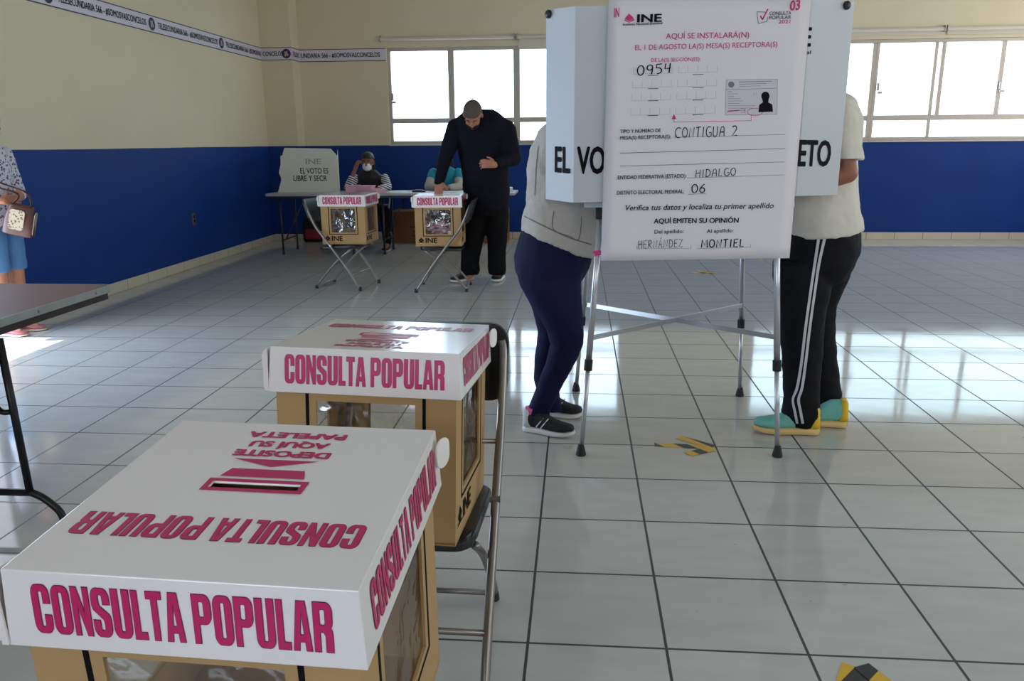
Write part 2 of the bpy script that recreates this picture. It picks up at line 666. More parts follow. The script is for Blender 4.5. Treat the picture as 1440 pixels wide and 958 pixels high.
def el(cx, cy, rx, ry, a0, a1, n=10):
    return [(cx + rx * math.cos(math.radians(a0 + (a1 - a0) * k / n)), cy + ry * math.sin(math.radians(a0 + (a1 - a0) * k / n))) for k in range(n + 1)]


HAND = {
    '0': (.62, [el(.31, .5, .28, .5, 80, 440, 16)]), '9': (.6, [el(.3, .72, .24, .27, 20, 380, 14), [(.54, .75), (.5, .3), (.44, 0)]]),
    '5': (.6, [[(.55, 1), (.12, .98), (.1, .6)] + el(.26, .32, .28, .3, 100, -110, 10)]), '4': (.62, [[(.12, 1), (.05, .45), (.55, .5)], [(.5, 1), (.42, 0)]]),
    'C': (.75, [el(.45, .5, .4, .5, 50, 300, 12)]), 'O': (.7, [el(.34, .5, .31, .48, 90, 450, 16)]), 'N': (.7, [[(.05, 0), (.1, .95), (.55, .05), (.62, 1)]]),
    'T': (.62, [[(0, .95), (.6, 1)], [(.3, .97), (.26, 0)]]), 'I': (.3, [[(.16, 1), (.12, 0)]]), 'G': (.72, [el(.42, .5, .37, .5, 60, 320, 12) + [(.68, .42), (.42, .42)]]),
    'U': (.66, [[(.06, 1), (.05, .35)] + el(.3, .3, .25, .3, 190, 350, 8) + [(.58, 1)]]), 'A': (.68, [[(.03, 0), (.2, .9), (.45, .98), (.56, .8), (.6, 0)], [(.1, .42), (.6, .45)]]),
    '2': (.66, [el(.32, .74, .26, .25, 160, -40, 10) + [(.05, .02), (.68, .06)]]), 'H': (.68, [[(.08, 1), (.05, 0)], [(.6, 1), (.56, 0)], [(.06, .5), (.6, .55)]]),
    'D': (.68, [[(.1, 1), (.08, 0)], [(.02, .98)] + el(.22, .5, .4, .48, 90, -90, 10) + [(.02, .02)]]), 'L': (.55, [[(.1, 1), (.07, .03), (.5, .05)]]),
    '6': (.62, [[(.5, 1), (.2, .65)] + el(.3, .28, .25, .28, 150, 510, 14)]), 'E': (.6, [[(.55, 1), (.1, .97), (.07, .03), (.55, .02)], [(.1, .52), (.45, .53)]]),
    'R': (.66, [[(.06, 0), (.1, 1)] + el(.28, .75, .28, .25, 80, -80, 8) + [(.12, .5), (.6, 0)]]), 'Á': (.68, [[(.03, 0), (.3, 1), (.6, 0)], [(.12, .4), (.5, .42)], [(.3, 1.12), (.46, 1.32)]]),
    'Z': (.62, [[(.05, .97), (.58, 1), (.05, .02), (.62, .04)]]), 'M': (.82, [[(.04, 0), (.12, 1), (.4, .35), (.68, 1), (.74, 0)]]), ' ': (.55, []),
}


def hand_mesh(s, pen=0.10):
    bm = NB()
    x = 0.0
    for ch in s:
        w, strokes = HAND[ch]
        for st in strokes:
            pts = [V((x + p[0], p[1], 0)) for p in st]
            L, R = [], []
            for i, p in enumerate(pts):
                t = (pts[min(i + 1, len(pts) - 1)] - pts[max(0, i - 1)])
                if t.length < 1e-6:
                    t = V((1, 0, 0))
                t.normalize()
                n = V((-t.y, t.x, 0)) * pen / 2
                L.append(bm.verts.new(p + n))
                R.append(bm.verts.new(p - n))
            for i in range(len(pts) - 1):
                bm.faces.new((R[i], R[i + 1], L[i + 1], L[i]))
        x += w + 0.16
    me = bpy.data.meshes.new('h')
    bm.to_mesh(me)
    bm.free()
    return me, x - 0.16


def norm_text(s, font='sans', bold=0.0, shear=0.0):
    """mesh with x in 0..1 and cap height 1; also returns natural width / cap height"""
    if font == 'block':
        me, w = block_mesh(s, bold)
        me.transform(Matrix.Diagonal((1 / w, 1, 1, 1)))
        return me, w
    if font == 'hand':
        me, w = hand_mesh(s, bold or 0.10)
        me.transform(Matrix.Diagonal((1 / w, 1, 1, 1)))
        return me, w
    me = font_mesh(s, bold, shear)
    x0 = min(v.co.x for v in me.vertices)
    x1 = max(v.co.x for v in me.vertices)
    me.transform(Matrix.Diagonal((1 / (x1 - x0), 1 / CAPH, 1, 1)) @ Matrix.Translation((-x0, 0, 0)))
    return me, (x1 - x0) / CAPH


def text_on(name, s, m, parent, org, xvec, yvec, font='sans', bold=0.0, shear=0.0, lift=0.0006, world=True, natural=False):
    """lettering on a plane: org = left end of the base line, xvec = whole width, yvec = cap height"""
    me, w = norm_text(s, font, bold, shear)
    org, xv, yv = V(org), V(xvec), V(yvec)
    n = xv.cross(yv).normalized()
    if natural:
        xv = xv.normalized() * (w * yv.length)
    M = Matrix(((xv.x, yv.x, n.x, org.x + n.x * lift), (xv.y, yv.y, n.y, org.y + n.y * lift), (xv.z, yv.z, n.z, org.z + n.z * lift), (0, 0, 0, 1)))
    me.transform(M)
    return link_mesh(name, me, m, parent, world)


def join(name, parts, m, parent, world=False):
    """several freshly made meshes of one part become one mesh"""
    bm = NB()
    for p in parts:
        bm.from_mesh(p.data)
        bpy.data.objects.remove(p)
    me = bpy.data.meshes.new(name)
    bm.to_mesh(me)
    bm.free()
    return link_mesh(name, me, m, parent, world)


# ================================================================== ROOM
def wall_with_holes(name, a0, a1, z0, z1, holes, mk, label):
    """slab in strips; holes: (a_lo, a_hi, z_lo, z_hi) sorted along a; mk(a,z,side)->point"""
    bm = NB()

    def slab(p0, p1, q0, q1):
        if p1 - p0 < 1e-4 or q1 - q0 < 1e-4:
            return
        lo, hi = mk(p0, q0, 0), mk(p1, q1, 1)
        box(bm, [min(lo[i], hi[i]) for i in range(3)], [max(lo[i], hi[i]) for i in range(3)])
    a = a0
    for h in holes:
        slab(a, h[0], z0, z1)
        slab(h[0], h[1], z0, h[2])
        slab(h[0], h[1], h[3], z1)
        a = h[1]
    slab(a, a1, z0, z1)
    return struct(obj(name, bm, M_WALL), label, 'wall')


TH = 0.18
wall_with_holes('wall_left', YF, YB + TH, 0, ZC, [(DOOR[0], DOOR[1], 0, DOOR[2])], lambda a, z, s: (XL - TH * s, a, z), 'long left wall, cream above a dark blue dado')
wall_with_holes('wall_back', XL - TH, XR + TH, 0, ZC, [(a, b, WZ0, WZ1) for a, b in BANDS], lambda a, z, s: (a, YB + TH * s, z), 'far wall with the bright windows, cream above blue dado')
wall_with_holes('wall_right', YF, YB + TH, 0, ZC, [(a, b, WZ0, 3.25) for a, b in RIGHT_ADDED], lambda a, z, s: (XR + TH * s, a, z), 'right wall with openings added to let in light, cream above blue dado')
wall_with_holes('wall_front', XL - TH, XR + TH, 0, ZC, [(a, b, WZ0, 2.7) for a, b in FRONT_ADDED], lambda a, z, s: (a, YF - TH * s, z), 'wall behind the viewer with openings added to let in daylight')
bm = NB()
box(bm, (XL - 0.4, YF - 0.4, -0.12), (XR + 0.4, YB + 0.4, 0))
struct(obj('floor', bm, M_FLOOR), 'shiny pale grey tiled floor with dark joints', 'floor')
bm = NB()
box(bm, (XL - 0.4, YF - 0.4, ZC), (XR + 0.4, YB + 0.4, ZC + 0.15))
struct(obj('ceiling', bm, M_CEIL), 'plain pale ceiling of the hall', 'ceiling')
COLX, COLY = -3.79, 9.26
bm = NB()
box(bm, (XL, COLY, 0), (COLX, YB, ZC))
struct(obj('trim_1', bm, M_WALL), 'square corner pillar beside the far wall, cream over blue', 'pillar')
bm = NB()
box(bm, (XL, 3.45, 0), (XL + 0.022, 3.97, ZC))
struct(obj('trim_2', bm, M_WALL), 'shallow pilaster beside the left doorway', 'pillar')
BH = 0.095


def baseboard(name, lo, hi, label):
    bm = NB()
    box(bm, lo, hi)
    return struct(obj(name, bm, M_BASE, bevel=0.003), label, 'baseboard')


baseboard('baseboard_left', (XL, 3.97, 0), (XL + 0.012, COLY - 0.012, BH), 'cream tiled skirting along the left wall')
baseboard('baseboard_back', (COLX, YB - 0.012, 0), (XR, YB, BH), 'cream tiled skirting along the far wall')
baseboard('baseboard_pillar', (XL, COLY - 0.012, 0), (COLX + 0.012, COLY, BH), 'cream tiled skirting round the corner pillar')
baseboard('baseboard_right', (XR - 0.012, YF, 0), (XR, YB - 0.012, BH), 'cream tiled skirting along the right wall')
# doorway lining on the left wall
bm = NB()
box(bm, (XL - TH, DOOR[1] - 0.05, 0), (XL + 0.02, DOOR[1], DOOR[2]))
box(bm, (XL - TH, DOOR[0], 0), (XL + 0.02, DOOR[0] + 0.05, DOOR[2]))
box(bm, (XL - TH, DOOR[0] + 0.05, DOOR[2] - 0.05), (XL + 0.02, DOOR[1] - 0.05, DOOR[2]))
struct(obj('door_1', bm, M_FRAME, bevel=0.004), 'metal door frame of the sunny left doorway', 'door')


def window(name, x0, x1, mulls, transom, label, handles=()):
    root = bpy.data.objects.new(name, None)
    COL.objects.link(root)
    root.location = ((x0 + x1) / 2, YB + 0.06, WZ0)
    struct(root, label, 'window')
    bm = NB()
    y0, y1 = YB + 0.03, YB + 0.085
    frame_ring(bm, x0, x1, WZ0, WZ1, 0.045, y0, y1)
    obj('frame', bm, M_FRAME, root, True, bevel=0.004)
    for mx, mw, full in mulls:
        bm = NB()
        box(bm, (mx - mw / 2, y0 + 0.004, WZ0 + 0.045 if full else transom), (mx + mw / 2, y1 - 0.004, WZ1 - 0.045))
        obj('mullion', bm, M_FRAME, root, True, bevel=0.004)
    bm = NB()
    box(bm, (x0 + 0.045, y0 + 0.002, transom - 0.035), (x1 - 0.045, y1 - 0.002, transom + 0.035))
    obj('transom', bm, M_FRAME, root, True, bevel=0.004)
    for hx, hz in handles:
        bm = NB()
        box(bm, (hx - 0.012, y0 - 0.03, hz - 0.05), (hx + 0.012, y0, hz + 0.05))
        box(bm, (hx - 0.008, y0 - 0.045, hz - 0.09), (hx + 0.05, y0 - 0.03, hz - 0.06))
        obj('handle', bm, M_FRAME, root, True, bevel=0.003)
    bm = NB()
    box(bm, (x0 + 0.04, YB + 0.056, WZ0 + 0.04), (x1 - 0.04, YB + 0.060, WZ1 - 0.04))
    obj('pane', bm, M_GLASS, root, True)
    # sill
    bm = NB()
    box(bm, (x0 - 0.01, YB - 0.02, WZ0 - 0.022), (x1 + 0.01, YB + 0.09, WZ0))
    obj('sill', bm, mat('sill_paint', (196, 190, 180), 0.5), root, True, bevel=0.003)


window('window_1', BANDS[0][0], -0.745, [(-1.66, 0.085, True)], 1.655, 'left bright window above the bent man and the far table', ((-2.49, 1.98),))
window('window_2', -0.745, BANDS[0][1], [(0.05, 0.06, True)], 1.655, 'bright window partly hidden behind the voting screen', ())
window('window_3', BANDS[1][0], 4.04, [(3.3, 0.06, True)], 1.63, 'bright window behind the right end of the voting screen', ())
window('window_4', 4.04, BANDS[1][1], [(4.81, 0.045, True), (4.905, 0.05, False), (5.66, 0.06, False)], 1.63, 'rightmost bright window with several opening panes', ((4.10, 2.03), (5.66, 2.03)))


def blind(x0, x1, drop, label):
    t = thing('roller_blind', label, 'blind', ((x0 + x1) / 2, YB - 0.04, 2.74), group='roller blinds over the far windows')
    bm = NB()
    tube(bm, [(x0, YB - 0.04, 2.74), (x1, YB - 0.04, 2.74)], 0.024, 14)
    obj('roller', bm, mat('blind_fabric', (205, 198, 184), 0.7), t, True, smooth=False)
    for x in (x0, x1):
        bm = NB()
        box(bm, (x - 0.006, YB - 0.075, 2.705), (x + 0.006, YB, 2.785))
        obj('bracket', bm, M_FRAME, t, True, bevel=0.002)
    if drop:
        bm = NB()
        box(bm, (x0 + 0.02, YB - 0.017, 2.74 - drop), (x1 - 0.02, YB - 0.014, 2.74))
        box(bm, (x0 + 0.02, YB - 0.024, 2.74 - drop - 0.02), (x1 - 0.02, YB - 0.008, 2.74 - drop))
        obj('fabric', bm, mat('blind_fabric', (205, 198, 184), 0.7), t, True)


blind(-2.62, -0.77, 0.0, 'rolled-up pale blind above the left bright window')
blind(-0.73, 0.85, 0.14, 'pale blind lowered a little, just left of the voting screen')
blind(2.6, 4.85, 0.05, 'rolled pale blind above the window right of the voting screen')
blind(4.88, 6.8, 0.05, 'rolled pale blind above the rightmost window')

# wall banner: three straight runs
M_BANNER = mat('banner_vinyl', (206, 200, 214), 0.5, var=0.02)
M_NAVY = mat('banner_navy', (40, 32, 74), 0.6)
banner = thing('wall_banner', 'long white banner strip with dark lettering and round emblems high on the walls', 'banner', (XL, 6.5, 2.46))
bz0, bz1 = 2.462, 2.628


def run(p0, p1):
    p0, p1 = V(p0), V(p1)
    d = (p1 - p0).normalized()
    n = V((d.y, -d.x, 0))
    bm = NB()
    a, b = p0 + n * 0.004, p1 + n * 0.004
    vs = [bm.verts.new(v) for v in (a, b, b + V((0, 0, bz1 - bz0)), a + V((0, 0, bz1 - bz0)))]
    bm.faces.new(vs)
    obj('strip', bm, M_BANNER, banner, True, solid=0.003)
    bm = NB()
    for z in (0.0, bz1 - bz0 - 0.009):
        q = [a + n * 0.003 + V((0, 0, z)), b + n * 0.003 + V((0, 0, z))]
        bm.faces.new([bm.verts.new(v) for v in (q[0], q[1], q[1] + V((0, 0, 0.009)), q[0] + V((0, 0, 0.009)))])
    obj('edge_line', bm, M_NAVY, banner, True)
    return a + n * 0.003, d, n


_a, dL, nL = run((XL, 2.2 + 1.8, bz0), (XL, COLY, bz0))
_b, dC, nC = run((XL, COLY, bz0), (COLX, COLY, bz0))
_e, dD, nD = run((COLX, COLY, bz0), (COLX, YB, bz0))
_c, dB, nB_ = run((COLX, YB, bz0), (-2.56, YB, bz0))


def emblem(P, d, n):
    bm = NB()
    Mx = Matrix(((d.x, 0, n.x, P.x), (d.y, 0, n.y, P.y), (0, 1, n.z, P.z), (0, 0, 0, 1)))
    lathe(bm, [(0.062, 0.0), (0.062, 0.002)], 24, Mx)
    e = obj('emblem', bm, M_NAVY, banner, True)
    bm = NB()
    prism(bm, [(-.03, -.03), (-.006, -.038), (.0, -.012), (.012, -.036), (.034, -.02), (.016, .012), (.02, .04), (-.008, .022), (-.03, .036), (-.022, .0)], 0.0022, 0.0032, Mx)
    obj('emblem_mark', bm, mat('emblem_pale', (170, 150, 150), 0.6), e, True)


EMY = (4.725, 6.37, 8.0)
TXT = 'TELESECUNDARIA 566 - #SOMOSVASCONCELOS'
zt = bz0 + 0.055
for y in EMY:
    emblem(V((XL + 0.008, y, (bz0 + bz1) / 2)), dL, nL)
for y0, y1 in ((4.85, 6.26), (6.49, 7.9), (8.12, 9.24)):
    s = TXT if y1 < 9 else 'TELESECUNDARIA 566 - #SOMOSVAS'
    text_on('lettering', s, M_BLACKPRINT, banner, (XL + 0.0075, y0, zt), dL * (y1 - y0), (0, 0, 0.058), bold=0.018)
text_on('lettering', 'SOMOSVASCONCELOS', M_BLACKPRINT, banner, (XL + 0.0075, 4.02, zt), dL * 0.6, (0, 0, 0.058), bold=0.018)
text_on('lettering', 'CONCELOS', M_BLACKPRINT, banner, (XL + 0.03, COLY - 0.0075, zt), dC * 0.28, (0, 0, 0.058), bold=0.018)
emblem(V((COLX - 0.07, COLY - 0.008, (bz0 + bz1) / 2)), dC, nC)
text_on('lettering', 'TELESEC', M_BLACKPRINT, banner, (COLX + 0.0075, COLY + 0.03, zt), dD * 0.26, (0, 0, 0.058), bold=0.018)
text_on('lettering', 'UNDARIA 566 - #SOMOSVASCONCELOS', M_BLACKPRINT, banner, (COLX + 0.03, YB - 0.0075, zt), dB * 1.12, (0, 0, 0.058), bold=0.018)

# wall socket
t = thing('wall_socket', 'small metal electric socket low on the blue left wall', 'socket', (XL, 6.85, 0.48))
bm = NB()
box(bm, (XL, 6.81, 0.46), (XL + 0.008, 6.89, 0.60))
obj('cover_plate', bm, M_TUBE, t, True, bevel=0.002)
bm = NB()
for z in (0.495, 0.545):
    box(bm, (XL + 0.0075, 6.83, z), (XL + 0.010, 6.87, z + 0.03))
obj('outlet', bm, M_PLASTIC, t, True)


# ================================================================== BALLOT BOXES
BW, BHT, LIDH = 0.22, 0.46, 0.105


def make_box(name, label, loc, rot, flip=False, win=0.117):
    t = thing(name, label, 'ballot box', loc, rot, 'ballot boxes on folding chairs')
    b = BW - 0.008
    # cardboard body with a window in each side
    bm = NB()
    wz0, wz1, ht = 0.112, 0.335, BHT - 0.02
    rots = [Matrix.Rotation(k * PI / 2, 4, 'Z') for k in range(4)]
    for Mx in rots:
        pts = [(-b, 0), (b, 0), (b, ht), (-b, ht)]
        inn = [(-win, wz0), (win, wz0), (win, wz1), (-win, wz1)]
        O = [bm.verts.new(Mx @ V((x, -b, z))) for x, z in pts]
        I = [bm.verts.new(Mx @ V((x, -b, z))) for x, z in inn]
        for k in range(4):
            bm.faces.new((O[k], O[(k + 1) % 4], I[(k + 1) % 4], I[k]))
    bmesh.ops.remove_doubles(bm, verts=bm.verts, dist=1e-5)
    bm.faces.new([bm.verts.new(v) for v in ((-b, b, 0.003), (b, b, 0.003), (b, -b, 0.003), (-b, -b, 0.003))])
    bm.faces.new([bm.verts.new(v) for v in ((-b, -b, ht - .006), (b, -b, ht - .006), (b, b, ht - .006), (-b, b, ht - .006))])
    obj('body', bm, M_CARD, t, solid=0.005, off=-1.0)
    for k, Mx in enumerate(rots):
        bm = NB()
        n = 8
        g = [[bm.verts.new(Mx @ V((-win - .006 + (2 * win + .012) * i / n, -b + 0.0065 + 0.004 * noise.noise(V((i * .9, j * .9, k * 3.1 + len(label)))), wz0 - .006 + (wz1 - wz0 + .012) * j / n))) for j in range(n + 1)] for i in range(n + 1)]
        for i in range(n):
            for j in range(n):
                bm.faces.new((g[i][j], g[i + 1][j], g[i + 1][j + 1], g[i][j + 1]))
        obj('window_film', bm, M_FILM, t, smooth=True)
        bm = NB()
        w2 = win + 0.017
        for lo, hi in (((-w2 - .008, -b - .0008, wz0 - .02), (-w2, -b, wz1 + .03)), ((w2, -b - .0008, wz0 - .02), (w2 + .008, -b, wz1 + .03)), ((-w2, -b - .0008, wz0 - .02), (w2, -b, wz0 - .013))):
            box(bm, lo, hi, Mx)
        obj('printed_border', bm, M_BLACKPRINT, t)
        # logo: diamond and letters
        lx = -b + 0.02
        xv = Mx @ V((1, 0, 0))
        prt = [text_on('x', 'INE', M_BLACKPRINT, None, Mx @ V((lx + 0.072, -b, 0.034)), xv * 0.108, (0, 0, 0.044), bold=0.03, lift=0.0008)]
        bm = NB()
        Q = Mx @ Matrix.Translation((lx + 0.033, -b - 0.0008, 0.058)) @ Matrix.Rotation(PI / 2, 4, 'X')
        for px, py, s in ((0, .012, .012), (-.014, 0, .012), (.014, 0, .012), (0, -.012, .012)):
            bm.faces.new([bm.verts.new(Q @ V((px + dx * s, py + dy * s, 0))) for dx, dy in ((1, 0), (0, 1), (-1, 0), (0, -1))])
        bm.faces.new([bm.verts.new(Q @ V(p)) for p in ((-.032, -.022, 0), (.032, -.022, 0), (.024, -.015, 0), (-.024, -.015, 0))])
        prt.append(obj('x', bm, M_BLACKPRINT))
        join('printed_logo', prt, M_BLACKPRINT, t)
    # lid
    s = -1 if flip else 1           # s=1: printing reads from the far side
    bm = NB()
    sx, sy0, sy1 = 0.066, 0.006 * s - 0.009, 0.006 * s + 0.009
    w, H = BW, BHT
    O = [bm.verts.new(v) for v in ((-w, -w, H), (w, -w, H), (w, w, H), (-w, w, H))]
    I = [bm.verts.new(v) for v in ((-sx, sy0, H), (sx, sy0, H), (sx, sy1, H), (-sx, sy1, H))]
    for k in range(4):
        bm.faces.new((O[k], O[(k + 1) % 4], I[(k + 1) % 4], I[k]))
    e = 0.006
    Lo = [bm.verts.new(v) for v in ((-w - e, -w - e, H - LIDH), (w + e, -w - e, H - LIDH), (w + e, w + e, H - LIDH), (-w - e, w + e, H - LIDH))]
    for k in range(4):
        bm.faces.new((O[k], Lo[k], Lo[(k + 1) % 4], O[(k + 1) % 4]))
    lid = obj('lid', bm, M_WHITEC, t, solid=0.004, off=-1.0, bevel=0.003)
    # locking tongues on the left and right flange, and the folded flap at the left edge
    for sx_ in (1, -1):
        bm = NB()
        yc = 0.205 if sx_ > 0 else -0.20
        prism(bm, rrect(yc - .019, H - .060, yc + .019, H - .008, .018), 0, 0.004, Matrix(((0, 0, sx_, sx_ * (w + .005)), (1, 0, 0, 0), (0, 1, 0, 0), (0, 0, 0, 1))) @ Matrix.Rotation(0, 4, 'X'))
        for v in bm.verts:
            v.co.x += sx_ * max(0.0, (v.co.y - yc + 0.019) * sx_ if sx_ > 0 else (yc + 0.019 - v.co.y)) * 0.35
        obj('locking_tongue', bm, M_WHITEC, lid, bevel=0.001)
    bm = NB()
    for z0, z1 in ((H - LIDH + .002, H - .008),):
        box(bm, (-w - .013, -w - .009, z0), (-w - .004, -w - .005, z1))
        box(bm, (-w - .015, -w - .009, z0 + .006), (-w - .012, -w + .03, z1 - .004))
    obj('corner_flap', bm, M_WHITEC, lid, bevel=0.001)
    # side lettering on four flanges
    tilt = V((0, -e, -LIDH))
    prt, out = [], []
    for Mx in rots:
        xv = Mx.to_3x3() @ V((1, 0, 0))
        yv = Mx.to_3x3() @ V((0, e, LIDH)).normalized()
        org = Mx @ V((-0.185, -w - e * 0.83, H - 0.083))
        prt.append(text_on('x', 'CONSULTA POPULAR', M_MAG, None, org, xv * 0.372, yv * 0.066, font='block', lift=0.0009))
        out.append(text_on('x', 'CONSULTA POPULAR', M_MAGD, None, org, xv * 0.372, yv * 0.066, font='block', bold=0.013, lift=0.0006))
    # top lettering
    xv, yv = V((-s, 0, 0)), V((0, -s, 0))

    def top(txt_, yc, width, cap, font, bold=0.0, xoff=0.0):
        org = V((s * (width / 2 + xoff), s * yc + s * cap / 2, H))
        prt.append(text_on('x', txt_, M_MAG, None, org, xv * width, yv * cap, font=font, bold=bold, lift=0.0009))
        if font == 'block':
            out.append(text_on('x', txt_, M_MAGD, None, org, xv * width, yv * cap, font=font, bold=0.013, lift=0.0006))
    top('CONSULTA POPULAR', -0.110, 0.385, 0.054, 'block')
    top('DEPOSITE', 0.108, 0.155, 0.019, 'sans', 0.05)
    top('AQUÍ SU', 0.141, 0.13, 0.019, 'sans', 0.05)
    top('PAPELETA', 0.175, 0.165, 0.019, 'sans', 0.05)
    bm = NB()
    zz = H + 0.0009
    fr = 0.009
    for x0, y0, x1, y1 in ((-sx - fr, sy0 - fr, sx + fr, sy0), (-sx - fr, sy1, sx + fr, sy1 + fr), (-sx - fr, sy0, -sx, sy1), (sx, sy0, sx + fr, sy1)):
        bm.faces.new([bm.verts.new(v) for v in ((x0, y0, zz), (x1, y0, zz), (x1, y1, zz), (x0, y1, zz))])
    for pl in ([(-.064, .031), (.064, .031), (.056, .056), (-.056, .056)], [(0, .064), (.068, .088), (-.068, .088)]):
        vs = [bm.verts.new((x, s * y, zz)) for x, y in pl]
        bm.faces.new(vs if s > 0 else vs[::-1])
    prt.append(obj('x', bm, M_MAG))
    join('lettering', prt, M_MAG, lid)
    join('lettering_outline', out, M_MAGD, lid)
    return t


def pink_paper(root_loc, name='folded_ballot', label='', rot=0.0, size=(0.10, 0.06, 0.012)):
    """a folded, slightly curled sheet"""
    bm = NB()
    L, W, hh = size
    n = 8
    for lay in range(2):
        rows = []
        for i in range(n + 1):
            u = i / n - 0.5
            z = 0.004 + lay * hh + 0.012 * (u * 2) ** 2 * (1 if lay else 0.3)
            rows.append([bm.verts.new((u * L, -W / 2, z)), bm.verts.new((u * L, 0, z + 0.004 * lay)), bm.verts.new((u * L, W / 2, z))])
        for a, b_ in zip(rows, rows[1:]):
            for k in range(2):
                bm.faces.new((a[k], b_[k], b_[k + 1], a[k + 1]))
    o = obj(name, bm, mat('pink_ballot_paper', (226, 150, 180), 0.7, var=0.05), solid=0.0015)
    o.location = root_loc
    o.rotation_euler = (random.uniform(-.15, .15), random.uniform(-.15, .15), rot)
    return tag(o, label, 'ballot', 'folded ballots inside the boxes')


random.seed(4)
BX1 = make_box('ballot_box', 'large white-lidded cardboard ballot box in the near left corner, closest to the viewer', (-0.3357, -0.8913, 0.4151), (0.0728, 0.0084, -0.0273))
BX2 = make_box('ballot_box', 'white-lidded cardboard ballot box standing just behind the closest one, glare on its lid', (-0.3545, -0.0507, 0.4227), (-0.0742, 0.0169, -0.0419), flip=True)
BX3 = make_box('ballot_box', 'far left cardboard ballot box with wrinkled clear window, before the seated masked person', (-2.0691, 5.6632, 0.4240), (0, 0, -0.0308))
BX4 = make_box('ballot_box', 'far cardboard ballot box under the bent man\'s hand, pink ballots inside', (-1.1621, 5.528, 0.4240), (0, 0, 0.0544))
for k in range(18):
    i, lay = k % 6, k // 6
    pink_paper((-1.1621 - .11 + .11 * (i % 3) + random.uniform(-.02, .02), 5.528 - .09 + .17 * (i // 3) + random.uniform(-.02, .02), 0.433 + 0.066 * lay), label='pink folded ballot heaped inside the far box under the bent man\'s hand', rot=random.uniform(-.5, .5), size=(0.10, 0.14, 0.038))
for k in range(4):
    a, b = random.uniform(-.06, .14), random.uniform(-.15, -.02)
    pink_paper((-0.3357 + a, -0.8913 + b, 0.43 + .03 * (k // 2)), label='pink folded ballot lying inside the closest ballot box', rot=random.uniform(0, 6), size=(0.15, 0.09, 0.02))


# ================================================================== FOLDING CHAIRS
def make_chair(label, loc, rz):
    """faces -y; black plastic seat and back, grey steel tubes"""
    t = thing('folding_chair', label, 'chair', loc, (0, 0, rz), 'black folding chairs')
    W = 0.218
    for sx in (-1, 1):
        bm = NB()
        x = sx * W
        tube(bm, smooth_path([(x, -.255, .012), (x, -.12, .22), (x, .06, .455), (x, .17, .60), (x, .245, .76), (x * .97, .262, .80)], 5), 0.0125, 12)
        o = obj('front_leg', bm, M_TUBE, t, smooth=True)
        bm = NB()
        lathe(bm, [(.015, 0), (.017, .004), (.0145, .035), (.013, .037)], 14, Matrix.Translation((x, -.255, 0)))
        obj('rubber_foot', bm, M_RUBBER, o)
        bm = NB()
        x2 = sx * (W - 0.028)
        tube(bm, smooth_path([(x2, -.165, .385), (x2, -.02, .275), (x2, .12, .13), (x2, .19, .05), (x2 - sx * .01, .212, .022)], 5), 0.011, 12)
        o = obj('rear_leg', bm, M_TUBE, t, smooth=True)
        bm = NB()
        lathe(bm, [(.013, 0), (.016, .004), (.013, .03), (.011, .032)], 14, Matrix.Translation((x2 - sx * .004, .212, 0)))
        obj('rubber_foot', bm, M_RUBBER, o)
        bm = NB()
        tube(bm, [(x - sx * .016, .025, .42), (x + sx * .013, .025, .42)], 0.009, 10)
        obj('pivot_bolt', bm, M_TUBE, t)
    bm = NB()
    tube(bm, [(-W, -.172, .145), (W, -.172, .145)], 0.009, 10)
    obj('front_crossbar', bm, M_TUBE, t, smooth=True)
    bm = NB()
    tube(bm, [(-W + .04, .205, .028), (W - .04, .205, .028)], 0.009, 10)
    obj('rear_crossbar', bm, M_TUBE, t, smooth=True)
    bm = NB()
    tube(bm, [(-W, .13, .545), (W, .13, .545)], 0.007, 10)
    obj('back_brace', bm, M_TUBE, t, smooth=True)
    # seat: rounded slab, slightly dished, sloping to the back
    bm = NB()
    prism(bm, rrect(-.195, -.215, .195, .17, .06, 6), .385, .414)
    for v in bm.verts:
        v.co.z += -0.07 * (v.co.y)
        if v.co.y < -.19:
            v.co.z -= 0.012
    obj('seat', bm, M_PLASTIC, t, bevel=0.009, seg=3)
    # backrest: curved rounded panel
    bm = NB()
    n = 14
    pts = rrect(-.232, .635, .232, .845, .055, 6)
    f, bk = [], []
    for x, z in pts:
        y = .175 + (z - .60) * 0.34 + 0.035 * (1 - (x / .232) ** 2) + 0.012
        f.append(bm.verts.new((x, y, z)))
        bk.append(bm.verts.new((x, y + 0.02, z)))
    # strips for a curved face
    m_ = len(pts)

    def patch(vs, rev):
        fs = bm.faces.new(vs[::-1] if rev else vs)
        return fs
    patch(f, True)
    patch(bk, False)
    for k in range(m_):
        bm.faces.new((f[k], f[(k + 1) % m_], bk[(k + 1) % m_], bk[k]))
    bmesh.ops.triangulate(bm, faces=[q for q in bm.faces if len(q.verts) > 4])
    obj('backrest', bm, M_PLASTIC, t, bevel=0.006)
    return t


CH2 = make_chair('black folding chair carrying the second closest ballot box', (-0.305, 0.0, 0), -0.02)
CHS = [((-2.13, 5.60, 0), PI / 2 - 0.17, 'folding chair under the far left ballot box, backrest to the left'),
       ((-1.12, 5.50, 0), -PI / 2 + 0.04, 'folding chair under the far ballot box the bent man touches')]
for loc, rz, lab in CHS:
    c = copy_tree(CH2)
    c.matrix_basis = Matrix.Translation(loc) @ Matrix.Rotation(rz, 4, 'Z')
    c['label'] = lab


